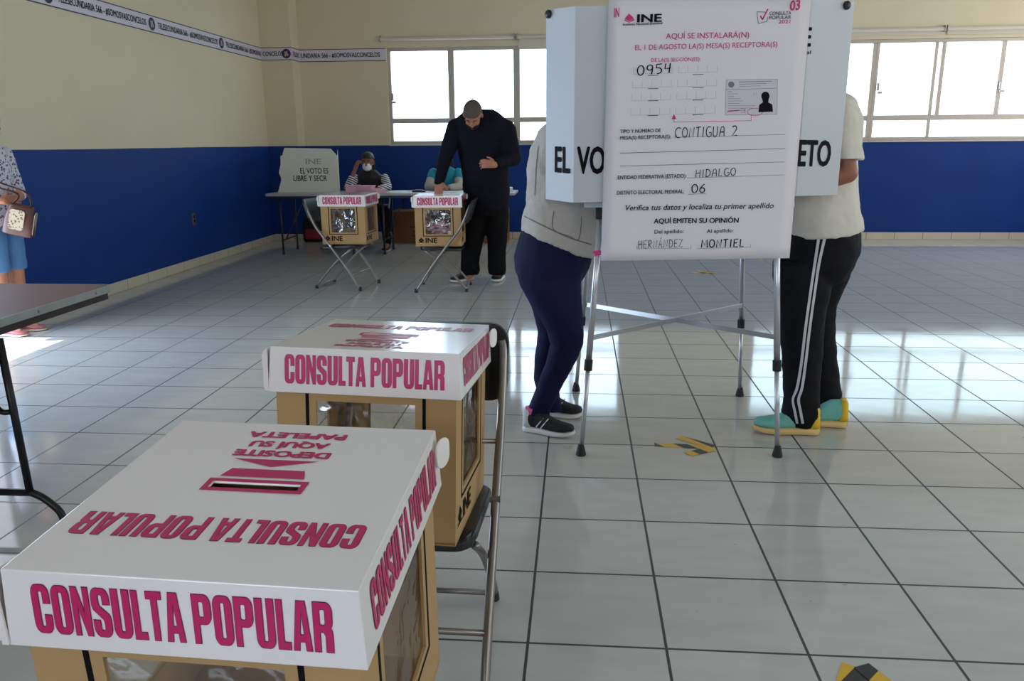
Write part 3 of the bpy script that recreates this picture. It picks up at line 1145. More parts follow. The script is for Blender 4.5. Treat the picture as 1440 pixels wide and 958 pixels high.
t = thing('stool', 'plain dark stool underneath the closest ballot box', 'stool', (-0.336, -0.90, 0))
bm = NB()
prism(bm, rrect(-.50, -1.06, -.172, -.74, .03), .378, .402)
obj('seat', bm, M_PLASTIC, t, True, bevel=.004)
for dx in (-1, 1):
    for dy in (-1, 1):
        bm = NB()
        tube(bm, [(-.336 + dx * .12, -.90 + dy * .12, .38), (-.336 + dx * .145, -.90 + dy * .145, .0)], .012, 12)
        obj('leg', bm, M_TUBE, t, True, smooth=True)


# ================================================================== VOTING BOOTH
booth = thing('voting_booth', 'tall white folding voting booth on four slim metal legs in the middle of the hall', 'voting booth', (0.58, 1.85, 0))
legs = {'FL': ((.150, 1.385), (.222, 1.45)), 'FR': ((1.010, 1.422), (.945, 1.48)), 'BL': ((.125, 2.324), (.200, 2.24)), 'BR': ((1.013, 2.285), (.955, 2.22))}


def leg_at(k, z):
    a, b = legs[k]
    f = z / 1.085
    return V((a[0] + (b[0] - a[0]) * f, a[1] + (b[1] - a[1]) * f, z))


for k in legs:
    bm = NB()
    tube(bm, [leg_at(k, .40), leg_at(k, 1.085)], .0135, 14)
    tube(bm, [leg_at(k, .02), leg_at(k, .42)], .0105, 14)
    o = obj('leg', bm, M_ALU, booth, True, smooth=True)
    bm = NB()
    tube(bm, [leg_at(k, .385), leg_at(k, .432)], .0185, 14)
    p = leg_at(k, .41)
    box(bm, (p.x - .006, p.y - .026, p.z - .016), (p.x + .006, p.y - .014, p.z + .016))
    obj('height_clamp', bm, M_RUBBER, o, True)
    bm = NB()
    p = leg_at(k, 0)
    lathe(bm, [(.021, 0), (.023, .004), (.015, .04), (.013, .05)], 16, Matrix.Translation(p))
    obj('rubber_foot', bm, M_RUBBER, o, True)
    bm = NB()
    p = leg_at(k, 1.05)
    box(bm, (p.x - .022, p.y - .022, 1.035), (p.x + .022, p.y + .022, 1.085))
    obj('leg_socket', bm, M_RUBBER, o, True, bevel=.004)
for a, b, dz in (('FL', 'BR', 0.0), ('BL', 'FR', 0.02)):
    p0, p1 = leg_at(a, .53), leg_at(b, .51 if a == 'FL' else .53)
    if a == 'BL':
        p0 = leg_at(a, .50)
    d = (p1 - p0).normalized()
    s, u = frame_of(d)
    off = s * (0.007 if a == 'FL' else -0.007)
    bm = NB()
    vs = []
    for p in (p0, p1):
        for q in (-1, 1):
            for w in (-1, 1):
                vs.append(bm.verts.new(p + off + s * (q * .003) + u * (w * .0115)))
    for f in ((0, 1, 3, 2), (4, 6, 7, 5), (0, 4, 5, 1), (2, 3, 7, 6), (0, 2, 6, 4), (1, 5, 7, 3)):
        bm.faces.new([vs[i] for i in f])
    obj('cross_brace', bm, M_ALU, booth, True, bevel=.001)
bm = NB()
tube(bm, [leg_at('FL', .885), leg_at('FL', .905)], .0165, 12)
p = leg_at('FL', .895)
for dx, dz in ((-.022, .004), (.02, -.006), (-.012, -.012)):
    tube(bm, [p + V((0, -.015, 0)), p + V((dx, -.02, dz))], [.006, .003], 8)
obj('pink_tie', bm, mat('pink_tape', (220, 70, 130), .6), booth, True)
bm = NB()
box(bm, (.15, 1.41, 1.085), (1.0, 2.30, 1.105))
obj('tabletop', bm, M_SCREEN, booth, True, bevel=.003)


def screen(name, plan, zb, ztop, parent):
    bm = NB()
    lo = [bm.verts.new((p[0], p[1], zb[i])) for i, p in enumerate(plan)]
    hi = [bm.verts.new((p[0], p[1], ztop[i])) for i, p in enumerate(plan)]
    for i in range(len(plan) - 1):
        bm.faces.new((lo[i], lo[i + 1], hi[i + 1], hi[i]))
    return obj(name, bm, M_SCREEN, parent, True, solid=.0045, bevel=.0012)


PF = [(-.012, 1.50), (.106, 1.335), (.985, 1.345), (1.19, 1.50)]
scr = screen('front_screen', PF, (1.114, 1.110, 1.134, 1.128), (1.868, 1.853, 1.862, 1.876), booth)
PRr = [(-.01, 2.20), (.11, 2.36), (1.02, 2.36), (1.16, 2.22)]
screen('rear_screen', PRr, (1.11,) * 4, (1.83,) * 4, booth)
screen('divider', [(.58, 1.36), (.58, 2.35)], (1.106,) * 2, (1.83,) * 2, booth)


def plane_of(a, b):
    a, b = V((*a, 0)), V((*b, 0))
    d = (b - a).normalized()
    return a, V((d.y, -d.x, 0))


def text_px(name, s, m, parent, x0, y0, x1, y1, cap, pl, **kw):
    """base line from (x0,y0) to (x1,y1) in the photograph, cap height in pixels, on plane pl"""
    P, N = pl
    a = onpl(x0, y0, P, N)
    b = onpl(x1, y1, P, N)
    c = onpl(x0, y0 - cap, P, N)
    yv = c - a
    yv = V((0, 0, yv.length))
    return text_on(name, s, m, parent, a, b - a, yv, **kw)


plL, plM, plR = plane_of(PF[0], PF[1]), plane_of(PF[1], PF[2]), plane_of(PF[2], PF[3])
text_px('lettering', 'EL', M_BLACKPRINT, scr, 781, 241, 803, 243, 34, plL, bold=.035, lift=.004)
text_px('lettering', 'VOTO ES LIBRE', M_BLACKPRINT, scr, 811, 243.5, 1000, 243, 36, plM, bold=.035, lift=.004)
text_px('lettering', 'ETO', M_BLACKPRINT, scr, 1120, 233, 1166, 233, 35, plR, bold=.035, lift=.004)
text_px('lettering', 'E', M_BLACKPRINT, scr, 1127, 65, 1139, 65, 26, plR, bold=.03, lift=.004)
text_px('lettering', 'ral', M_BLACKPRINT, scr, 1128, 76, 1139, 76, 5, plR, bold=.01, lift=.004)
for (px, py), pl in (((774, 20), plL), ((1188, 8), plR)):
    p = onpl(px, py, *pl)
    n = pl[1]
    bm = NB()
    q = n.to_track_quat('Z', 'Y').to_matrix().to_4x4()
    lathe(bm, [(.012, 0), (.0165, .003), (.0165, .012), (.011, .018), (.004, .020)], 18, Matrix.Translation(p + n * .002) @ q)
    obj('screw_knob', bm, M_PLASTIC, booth, True, smooth=False)

# ------------------------------------------------------------------ poster taped on the booth
PY = 1.318
poster = thing('poster', 'white election notice with magenta and black print and handwriting hung on the booth front', 'poster', (.6, PY, .88))
bm = NB()
nx, nz = 16, 20
c00, c10, c01, c11 = at(845, 367, PY), at(1110, 363, PY), at(856, -2, PY), at(1141, -2, PY)
pl = (V((0, PY, 0)), V((0, -1, 0)))
g = []
for i in range(nx + 1):
    row = []
    for j in range(nz + 1):
        u, v = i / nx, j / nz
        p = (c00 * (1 - u) + c10 * u) * (1 - v) + (c01 * (1 - u) + c11 * u) * v
        p.y = PY + 0.002 * math.sin(u * 5 + v * 2)
        row.append(bm.verts.new(p))
    g.append(row)
for i in range(nx):
    for j in range(nz):
        bm.faces.new((g[i][j], g[i + 1][j], g[i + 1][j + 1], g[i][j + 1]))
# part folded over the top edge of the booth screen
for i in range(nx):
    a, b = g[i][nz], g[i + 1][nz]
    ta = bm.verts.new((a.co.x, PY + .03, a.co.z + .008))
    tb = bm.verts.new((b.co.x, PY + .03, b.co.z + .008))
    bm.faces.new((a, b, tb, ta))
sheet = obj('sheet', bm, M_PAPER, poster, True, smooth=True, solid=.0006)
pz = lambda x, y: (720 + .3965 * x, .3967 * y)


def pt(s, m, ax, ay, bx, by, cap, name='printed_text', **kw):
    x0, y0 = pz(ax, ay)
    x1, y1 = pz(bx, by)
    kw.setdefault('lift', .0035)
    return text_px(name, s, m, poster, x0, y0, x1, y1, cap * .3967, pl, **kw)


def pline(bm, pts, w=1.0):
    for (ax, ay), (bx, by) in zip(pts, pts[1:]):
        a = onpl(*pz(ax, ay), *pl)
        b = onpl(*pz(bx, by), *pl)
        d = (b - a).normalized()
        n = V((-d.z, 0, d.x)) * (w * .00055)
        bm.faces.new([bm.verts.new(v + V((0, -.0033, 0))) for v in (a + n, a - n, b - n, b + n)])


def ppoly(bm, pts, lift=.0034):
    bm.faces.new([bm.verts.new(onpl(*pz(x, y), *pl) + V((0, -lift, 0))) for x, y in pts])


M_MAGP = mat('magenta_poster_ink', (200, 40, 105), .6)
pt('AQUÍ SE INSTALARÁ(N)', M_MAGP, 545, 138, 840, 133, 19, bold=.008, name='magenta_text')
pt('EL 1 DE AGOSTO LA(S) MESA(S) RECEPTORA(S)', M_MAGP, 436, 178, 940, 166, 18, bold=.003, name='magenta_text')
pt('DE LA(S) SECCIÓN(ES):', M_MAGP, 493, 220, 668, 216, 13, bold=.004, name='magenta_text')
pt('INE', M_INK, 443, 79, 531, 77, 27, bold=.035)
pt('Instituto Nacional Electoral', M_INK, 393, 91, 533, 86, 8, bold=.02)
pt('CONSULTA', M_INK, 912, 54, 989, 52, 12, bold=.005)
pt('POPULAR', M_INK, 911, 69, 989, 67, 12, bold=.005)
pt('2021', M_MAGP, 944, 84, 986, 83, 12, bold=.005, name='magenta_text')
pt('IN', M_MAGP, 362, 62, 380, 60, 32, bold=.02, name='magenta_text')
pt('03', M_MAGP, 984, 38, 1020, 34, 34, bold=.03, name='magenta_text')
pt('TIPO Y NÚMERO DE', M_INK, 383, 472, 527, 468, 12, bold=.014)
pt('MESA(S) RECEPTORA(S):', M_INK, 383, 495, 563, 490, 12, bold=.014)
pt('ENTIDAD FEDERATIVA (ESTADO):', M_INK, 375, 636, 618, 630, 13, bold=.014)
pt('DISTRITO ELECTORAL FEDERAL:', M_INK, 372, 690, 610, 685, 13, bold=.014)
pt('Verifica tus datos y localiza tu primer apellido', M_INK, 402, 746, 927, 738, 19, bold=.010, shear=.2)
pt('AQUÍ EMITEN SU OPINIÓN', M_INK, 502, 792, 803, 789, 17, bold=.026)
pt('Del apellido:', M_INK, 505, 828, 608, 826, 13, bold=.006)
pt('Al apellido:', M_INK, 690, 826, 785, 823, 13, bold=.006)
for s, ax, ay, bx, by, cap, pen in (('0954', 443, 268, 565, 258, 34, .11), ('CONTIGUA 2', 577, 489, 797, 482, 36, .10), ('HIDALGO', 650, 629, 793, 622, 27, .10), ('06', 636, 684, 685, 682, 30, .11), ('HERNÁNDEZ', 447, 881, 604, 876, 28, .09), ('MONTIEL', 670, 878, 822, 875, 28, .14)):
    pt(s, M_INK, ax, ay, bx, by, cap, name='handwriting', font='hand', bold=pen)
bm = NB()
pline(bm, [(575, 487), (968, 477)])
pline(bm, [(383, 543), (968, 527)], 1.4)
pline(bm, [(383, 589), (965, 574)], 1.2)
pline(bm, [(620, 631), (966, 620)])
pline(bm, [(625, 689), (688, 686)])
pline(bm, [(443, 882), (634, 880), (634, 868)], .8)
pline(bm, [(443, 882), (443, 870)], .8)
pline(bm, [(655, 881), (845, 876), (846, 866)], .8)
for y in (268, 315, 358, 410):
    pline(bm, [(482, y), (518, y - 1)], 1.8)
    pline(bm, [(640, y - 3), (678, y - 4)], 1.8)
obj('form_lines', bm, M_INK, poster, True)
bm = NB()
for x0 in (430, 590):
    for y in (263, 312, 357, 409):
        dx = -(y - 263) * .06
        y -= 4 if x0 > 500 else 0
        pline(bm, [(x0 + dx, y - 24), (x0 + dx, y), (x0 + 138 + dx, y - 4), (x0 + 138 + dx, y - 28)], .8)
        for k in (1, 2, 3):
            pline(bm, [(x0 + dx + 34 * k, y - 25 - k), (x0 + dx + 34 * k, y - 1 - k)], .8)
obj('number_cells', bm, mat('pale_grey_ink', (168, 164, 172), .7), poster, True)
bm = NB()
ppoly(bm, [(759, 283), (941, 281), (939, 405), (756, 408)], .0030)
idc = obj('printed_card', bm, mat('card_print', (206, 203, 210), .6), poster, True)
tag(idc, 'small printed specimen voter card with dark head silhouette', None)
bm = NB()
pline(bm, [(759, 283), (941, 281), (939, 405), (756, 408), (759, 283)], 1.0)
pline(bm, [(758, 318), (941, 313)], 1.2)
for k, (x, w) in enumerate(((766, 14), (766, 34), (766, 20), (766, 44), (766, 52), (766, 40), (766, 96), (766, 86), (766, 60))):
    pline(bm, [(x, 325 + k * 8.4), (x + w, 324.5 + k * 8.4)], 1.3)
for k in range(3):
    pline(bm, [(804, 291 + 8 * k), (922 - 20 * k, 288 + 8 * k)], 2.0 - .5 * k)
pline(bm, [(856, 330), (858, 338)], 1)
pline(bm, [(868, 329), (866, 338)], 1)
obj('card_lines', bm, M_GREYINK, idc, True)
bm = NB()
ppoly(bm, [(x, y) for x, y in el(777, 300, 11, 11, 0, 340, 14)], .0036)
obj('card_seal', bm, M_GREYINK, idc, True)
bm = NB()
ppoly(bm, el(898, 341, 15, 16, 0, 345, 16), .0037)
ppoly(bm, [(886, 350), (910, 350), (908, 366), (890, 366)], .0038)
ppoly(bm, [(890, 362), (906, 362), (922, 370), (925, 396), (873, 398), (876, 372)], .0037)
obj('card_silhouette', bm, M_INK, idc, True)
bm = NB()
pline(bm, el(861, 397, 27, 13, 0, 360, 20), 1.8)
pline(bm, [(763, 396), (806, 391)], 3)
pline(bm, [(809, 386), (826, 386), (826, 398), (809, 398)], 1.6)
pline(bm, [(848, 409), (848, 428), (574, 433), (574, 418)], 1.6)
ppoly(bm, [(566, 423), (582, 422), (574, 404)])
ppoly(bm, [(415, 48), (400, 66), (415, 76), (432, 65)])
ppoly(bm, [(400, 68), (415, 79), (432, 67), (434, 72), (415, 81), (399, 73)], .0036)
obj('magenta_marks', bm, M_MAGP, poster, True)
bm = NB()
pline(bm, [(903, 44), (868, 42), (873, 84), (904, 76), (906, 60)], 2.2)
obj('ballot_icon', bm, M_GREYINK, poster, True)
bm = NB()
pline(bm, [(880, 56), (888, 70), (907, 32)], 4.5)
obj('tick_mark', bm, M_MAGP, poster, True)


# ================================================================== FOLDING TABLE, near left
t = thing('folding_table', 'brown-topped folding table with worn metal edge cut off by the left border', 'table', (-2.4, .75, 0))
TX0, TX1, TY0, TY1 = -3.15, -1.90, .15, 1.355
ztab = .76
bm = NB()
prism(bm, rrect(TX0, TY0, TX1 - .004, TY1 - .004, .04, 5), ztab - .018, ztab - .001)
obj('tabletop', bm, mat('brown_laminate', (116, 86, 82), .55, spec=.3, var=.10, scale=5), t, True)
bm = NB()
pts = rrect(TX0 - .002, TY0 - .002, TX1, TY1, .045, 5)
inn = rrect(TX0 + .004, TY0 + .004, TX1 - .006, TY1 - .006, .04, 5)
n = len(pts)
lo = [bm.verts.new((*p, ztab - .030)) for p in pts]
hi = [bm.verts.new((*p, ztab)) for p in pts]
h2 = [bm.verts.new((*p, ztab)) for p in inn]
l2 = [bm.verts.new((*p, ztab - .030)) for p in inn]
for k in range(n):
    q = (k + 1) % n
    bm.faces.new((lo[k], lo[q], hi[q], hi[k]))
    bm.faces.new((hi[k], hi[q], h2[q], h2[k]))
    bm.faces.new((l2[k], l2[q], lo[q], lo[k]))
    bm.faces.new((h2[k], h2[q], l2[q], l2[k]))
edge = obj('metal_edge', bm, mat('worn_metal_edging', (150, 154, 150), .45, .35, var=.2, scale=25), t, True)
bm = NB()
for y in (.45, .85, 1.22):
    lathe(bm, [(.006, 0), (.006, .003), (.003, .004)], 10, Matrix.Translation((TX1, y, ztab - .015)) @ Matrix.Rotation(PI / 2, 4, 'Y'))
obj('edge_screw', bm, M_TUBE, edge, True)
bm = NB()
for lo_, hi_ in (((TX0 + .02, TY0 + .02, ztab - .062), (TX1 - .02, TY0 + .04, ztab - .031)), ((TX0 + .02, TY1 - .04, ztab - .062), (TX1 - .02, TY1 - .02, ztab - .031)), ((TX0 + .02, TY0 + .04, ztab - .062), (TX0 + .04, TY1 - .04, ztab - .031)), ((TX1 - .04, TY0 + .04, ztab - .062), (TX1 - .02, TY1 - .04, ztab - .031))):
    box(bm, lo_, hi_)
obj('underframe', bm, mat('dark_brown_wood', (46, 30, 27), .6), t, True)
M_BLKMET = mat('black_painted_steel', (20, 20, 22), .38, .2)
for yl, first in ((.60, True),):
    for sx, xx in ((1, -1.86), (-1, -2.95)):
        bm = NB()
        tube(bm, [(xx - sx * .02, yl, .70), (xx, yl, .12)], .0135, 12)
        obj('leg', bm, M_BLKMET, t, True, smooth=True)
    bm = NB()
    tube(bm, smooth_path([(-3.06, yl, .012), (-3.045, yl, .06), (-2.98, yl, .115), (-2.90, yl, .12), (-2.4, yl, .12), (-1.93, yl, .12), (-1.84, yl, .115), (-1.765, yl, .06), (-1.745, yl, .012)], 6), .0135, 12)
    obj('foot_bar', bm, M_BLKMET, t, True, smooth=True)
    bm = NB()
    tube(bm, smooth_path([(-1.885, yl, .43), (-1.93, yl, .445), (-2.05, yl + .1, .56), (-2.15, yl + .25, .715)], 6), .010, 10)
    obj('folding_brace', bm, M_BLKMET, t, True, smooth=True)
for xx in (-2.9, -1.95):
    bm = NB()
    tube(bm, [(xx, .22, .70), (xx, .22, .012)], .0135, 12)
    obj('leg', bm, M_BLKMET, t, True, smooth=True)


# ================================================================== FAR TABLES
M_TTOP = mat('speckled_grey_table_top', (168, 168, 172), .35, var=.06, scale=30)
M_DLEG = mat('dark_grey_table_leg', (58, 56, 60), .4, .5)


def far_table(label, x0, x1, y0, y1, zt_):
    t = thing('long_table', label, 'table', ((x0 + x1) / 2, (y0 + y1) / 2, 0), group='tables along the far wall')
    bm = NB()
    prism(bm, rrect(x0, y0, x1, y1, .03, 4), zt_ - .03, zt_)
    obj('tabletop', bm, M_TTOP, t, True, bevel=.005)
    bm = NB()
    box(bm, (x0 + .04, y0 + .03, zt_ - .055), (x1 - .04, y0 + .05, zt_ - .03))
    box(bm, (x0 + .04, y1 - .05, zt_ - .055), (x1 - .04, y1 - .03, zt_ - .03))
    obj('underframe', bm, M_DLEG, t, True)
    for x in (x0 + .16, x1 - .2):
        for y in (y0 + .08, y1 - .08):
            bm = NB()
            tube(bm, [(x, y, zt_ - .03), (x, y, .05)], .0125, 12)
            tube(bm, [(x, y, .06), (x, y, .0)], [.015, .017], 12)
            obj('leg', bm, M_DLEG, t, True, smooth=True)
        bm = NB()
        tube(bm, [(x, y0 + .08, .18), (x, y1 - .08, .18)], .010, 10)
        tube(bm, [(x, y0 + .2, .18), (x + (.25 if x < (x0 + x1) / 2 else -.25), (y0 + y1) / 2, zt_ - .03)], .008, 10)
        obj('leg_brace', bm, M_DLEG, t, True, smooth=True)
    return t


TZ = .758
far_table('speckled grey folding table with papers, in front of the seated people', -2.44, -.64, 7.78, 8.42, TZ)
far_table('grey table carrying the small white voting screen by the left corner', -3.72, -2.46, 7.72, 8.40, TZ)

# small tabletop voting screen
ts = thing('tabletop_voting_screen', 'small white tabletop voting screen with black lettering on the far left table', 'voting screen', (-3.2, 8.0, TZ))
YS = 7.98
p = [at(391, 270.5, YS), at(478, 270.5, YS), at(474, 209, YS), at(400, 208, YS)]
bl, br_, tr, tl = p
zb = TZ + .002
bm = NB()
outline = [(bl.x, zb), (br_.x, zb), (tr.x + .01, tr.z - .05), (tr.x - .07, tr.z), (tl.x, tl.z), (tl.x - .01, tl.z - .03), (bl.x + .00, zb + .22), (bl.x + .035, zb + .18)]
outline = [(bl.x, zb), (br_.x, zb), (br_.x - .005, tr.z - .09), (tr.x - .08, tr.z), (tl.x + .0, tl.z), (tl.x - .02, tl.z - .05), (bl.x + .03, zb + .24), (bl.x + .06, zb + .17)]
bm.faces.new([bm.verts.new((x, YS, z)) for x, z in outline])
fr = obj('front_panel', bm, mat('pale_plastic_sheet', (232, 236, 226), .5, var=.03, trans=.25), ts, True, solid=.004)
for xa, xb, sgn in ((bl.x + .045, bl.x + .10, 1), (br_.x - .006, br_.x - .10, -1)):
    bm = NB()
    bm.faces.new([bm.verts.new(v) for v in ((xa, YS + .004, zb), (xb, YS + .34, zb), (xb, YS + .34, tl.z - .03), (xa + (.02 if sgn > 0 else 0), YS + .004, tl.z - .1))])
    obj('side_panel', bm, mat('pale_plastic_sheet', (214, 222, 214)), ts, True, solid=.004)
pls = (V((0, YS - .002, 0)), V((0, -1, 0)))
text_px('lettering', 'EL VOTO ES', M_BLACKPRINT, fr, 422.5, 244, 462, 244, 7.5, pls, bold=.012, lift=.002)
text_px('lettering', 'LIBRE Y SECR', M_BLACKPRINT, fr, 413, 254.5, 460, 254.5, 7.5, pls, bold=.012, lift=.002)
text_px('faded_logo', 'INE', mat('faded_print', (176, 178, 166), .6), fr, 430, 231, 452, 231, 7.5, pls, bold=.03, lift=.002)

# things on the far table
M_PINK = mat('pink_ballot_pad', (218, 168, 192), .7, var=.08, scale=20)


def pad(x, y, z, sx, sy, sz, rz, m, name, label, cat, group=None):
    bm = NB()
    k = max(2, int(sz / .012))
    for i in range(k):
        a = random.uniform(-.004, .004)
        Mx = Matrix.Rotation(random.uniform(-.03, .03), 4, 'Z')
        box(bm, (-sx / 2 + a, -sy / 2 + a, sz * i / k), (sx / 2 + a, sy / 2 + a, sz * (i + 1) / k - .0008), Mx)
    o = obj(name, bm, m)
    o.location = (x, y, z)
    o.rotation_euler = (0, 0, rz)
    return tag(o, label, cat, group)


pad(-2.68 + .0, 8.02, TZ, .18, .12, .09, .1, M_PINK, 'ballot_pad', 'thick pile of pink ballots left of the masked person\'s chest', 'ballots', 'pink ballot pads')
pad(-2.50, 8.0, TZ, .16, .14, .085, -.12, M_PINK, 'ballot_pad', 'thick pile of pink ballots before the masked person\'s chest', 'ballots', 'pink ballot pads')
pad(-2.32, 7.95, TZ, .13, .10, .045, .3, M_PINK, 'ballot_pad', 'lowest, right-hand pile of pink ballots on the far table', 'ballots', 'pink ballot pads')
M_WHP = mat('white_paper', (226, 226, 228), .6)
pad(-2.12, 8.05, TZ, .22, .28, .006, .3, M_WHP, 'paper_sheet', 'white papers on the far table beside the striped sleeve', 'paper')
pad(-1.45, 8.0, TZ, .30, .22, .005, -.2, M_WHP, 'paper_sheet', 'white papers on the far table behind the bent man\'s hand', 'paper')
pad(-.76, 8.1, TZ, .14, .14, .05, .1, M_WHP, 'paper_box', 'little white box at the right end of the far table', 'box')
bm = NB()
prism(bm, rrect(-.08, -.045, .08, .045, .012), 0, .022)
prism(bm, rrect(-.05, -.03, .05, .03, .01), .022, .030)
o = obj('ink_pad', bm, M_PLASTIC, bevel=.003)
o.location = (-1.85, 8.0, TZ)
tag(o, 'small black ink pad lying on the far table left of the teal sleeve', 'ink pad')

# cartons under the table
def carton(label, x0, x1, y0, y1, h, parts=True):
    t = thing('carton', label, 'carton', ((x0 + x1) / 2, (y0 + y1) / 2, 0), group='cartons under the far table')
    bm = NB()
    box(bm, (x0, y0, 0), (x1, y1, h))
    obj('body', bm, mat('dark_brown_carton', (126, 84, 54), .8, var=.08), t, True, bevel=.004)
    bm = NB()
    for k in range(2):
        box(bm, (x0 - .003, y0 - .003 + k * ((y1 - y0) / 2 + .001), h), (x1 + .003, y0 + (y1 - y0) / 2 * (k + 1) - .001, h + .005))
    obj('top_flap', bm, mat('dark_brown_carton', (126, 84, 54)), t, True)
    bm = NB()
    cx = (x0 + x1) / 2
    for dx, dz, s in ((0, .0, .022), (-.03, -.02, .018), (.03, -.02, .018)):
        bm.faces.new([bm.verts.new((cx + dx + s * a, y0 - .0015, h * .72 + dz + s * b)) for a, b in ((1, 0), (0, 1), (-1, 0), (0, -1))])
    for k in range(3):
        w_ = (.16, .12, .14)[k]
        bm.faces.new([bm.verts.new((cx + a, y0 - .0015, h * .5 - k * .06 + b)) for a, b in ((-w_, 0), (w_, 0), (w_, .012), (-w_, .012))])
    obj('printed_marks', bm, mat('dark_carton_print', (70, 42, 30), .8), t, True)


carton('wide brown carton under the far table left of the far ballot box', -2.45, -1.63, 9.02, 9.45, .43)
carton('brown carton under the far table behind the bent man\'s legs', -1.58, -.85, 9.04, 9.47, .44)

# backpack by the corner
t = thing('backpack', 'small dark backpack with red front standing by the far left table leg', 'bag', (-3.62, 9.2, 0))
bm = NB()
loft(bm, [(V((-3.62, 9.2, z)), V((a, 0, 0)), V((0, b, 0))) for z, a, b in ((.0, .14, .09), (.03, .155, .10), (.2, .155, .10), (.30, .13, .085), (.36, .07, .05))], 24, 3)
obj('bag_body', bm, mat('black_nylon', (28, 24, 28), .7, bump=.3), t, True, smooth=True)
bm = NB()
loft(bm, [(V((-3.61, 9.105, z)), V((a, 0, 0)), V((0, b, 0))) for z, a, b in ((.04, .10, .02), (.06, .11, .03), (.16, .11, .03), (.18, .09, .02))], 20, 3)
obj('front_pocket', bm, mat('red_nylon', (150, 36, 56), .7, bump=.3), t, True, smooth=True)
bm = NB()
tube(bm, smooth_path([(-3.66, 9.2, .34), (-3.655, 9.2, .41), (-3.585, 9.2, .41), (-3.58, 9.2, .34)], 6), .008, 8)
obj('carry_loop', bm, M_PLASTIC, t, True, smooth=True)


# ================================================================== FLOOR ARROWS
M_HAZ = stripe_material('hazard_tape', (214, 168, 30), (40, 34, 34), (.72, .72, 0), 9.0, .45, .45)


def floor_arrow(label, tip, ang, shaft=.26, w=.05, barb=.15, sl=.11, sr=.10, tape=None):
    t = thing('floor_arrow', label, 'floor marking', (tip[0], tip[1], 0), (0, 0, ang), 'yellow and black tape arrows')

    def strip(name, a, b, z):
        a, b = V((*a, 0)), V((*b, 0))
        d = (b - a).normalized()
        n = V((-d.y, d.x, 0)) * w / 2
        bm = NB()
        vs = [bm.verts.new(p + V((0, 0, z))) for p in (a + n, a - n, b - n, b + n)]
        bm.faces.new(vs)
        obj(name, bm, tape or M_HAZ, t, solid=.0006)
    strip('shaft', (-shaft, 0), (-.02, 0), .0010)
    strip('barb', (-barb, sl), (0.0, .012), .0018)
    strip('barb', (-barb * .75, -sr), (0.0, -.012), .0026)


floor_arrow('yellow and black tape arrow on the floor between the booth\'s front legs', (.745, 1.505), -.10)
floor_arrow('yellow and black tape arrow tip cut off by the bottom border', (.872, -.040), PI / 2 + .05, shaft=.26, barb=.14, sl=.09, sr=.055, tape=stripe_material('hazard_tape_dark_start', (40, 34, 34), (214, 168, 30), (.72, .72, 0), 9.0, .55, .45))
floor_arrow('worn tape arrow on the floor seen under the poster, far behind the booth', (1.56, 6.53), .12)
floor_arrow('faint farthest tape arrow on the floor left of the white-shirted voter', (2.33, 7.66), .3)


# ================================================================== PEOPLE
def remesh(name, bm, voxel, smooth, m, parent=None, wrinkle=0.0, wsize=.12):
    bmesh.ops.recalc_face_normals(bm, faces=bm.faces)
    me = bpy.data.meshes.new('tmp')
    bm.to_mesh(me)
    bm.free()
    o = bpy.data.objects.new('tmp', me)
    COL.objects.link(o)
    r = o.modifiers.new('r', 'REMESH')
    r.mode = 'VOXEL'
    r.voxel_size = voxel
    if smooth:
        s = o.modifiers.new('s', 'SMOOTH')
        s.factor = .5
        s.iterations = smooth
    if wrinkle:
        tx = bpy.data.textures.new('cloth_folds', 'CLOUDS')
        tx.noise_scale = wsize
        tx.noise_depth = 2
        d = o.modifiers.new('d', 'DISPLACE')
        d.texture = tx
        d.strength = wrinkle
        d.mid_level = .5
        d.texture_coords = 'LOCAL'
    me2 = ev_mesh(o)
    bpy.data.objects.remove(o)
    bpy.data.meshes.remove(me)
    me2.name = name
    return link_mesh(name, me2, m, parent, True, True)


def capsule(bm, a, ra, b, rb, seg=14):
    a, b = V(a), V(b)
    d = b - a
    L = d.length
    if L < 1e-6:
        d = V((0, 0, 1))
    s, u = frame_of(d)
    t = d.normalized()
    rings = []
    for k in range(1, 5):
        th = -PI / 2 + PI / 2 * k / 4
        rings.append((a + t * (ra * math.sin(th)), ra * math.cos(th)))
    for k in range(0, 4):
        th = PI / 2 * k / 4
        rings.append((b + t * (rb * math.sin(th)), rb * math.cos(th)))
    loft(bm, [(c, s * r_, u * r_) for c, r_ in rings], seg)


def chain(bm, pts):
    """pts: (point, radius) list"""
    for (a, ra), (b, rb) in zip(pts, pts[1:]):
        capsule(bm, a, ra, b, rb)


def ellipsoid(bm, c, ax, ay, az, seg=18, rings=10):
    c, ax, ay, az = V(c), V(ax), V(ay), V(az)
    rr = []
    for k in range(1, rings):
        th = -PI / 2 + PI * k / rings
        rr.append((c + az * math.sin(th), ax * math.cos(th), ay * math.cos(th)))
    loft(bm, rr, seg)


def rg(L, R, Y, b):
    """ring from its left and right outline points in the photograph, at depth Y, half depth b"""
    a, c = at(L[0], L[1], Y), at(R[0], R[1], Y)
    return ((a + c) / 2, (c - a) / 2, V((0, b, 0)))


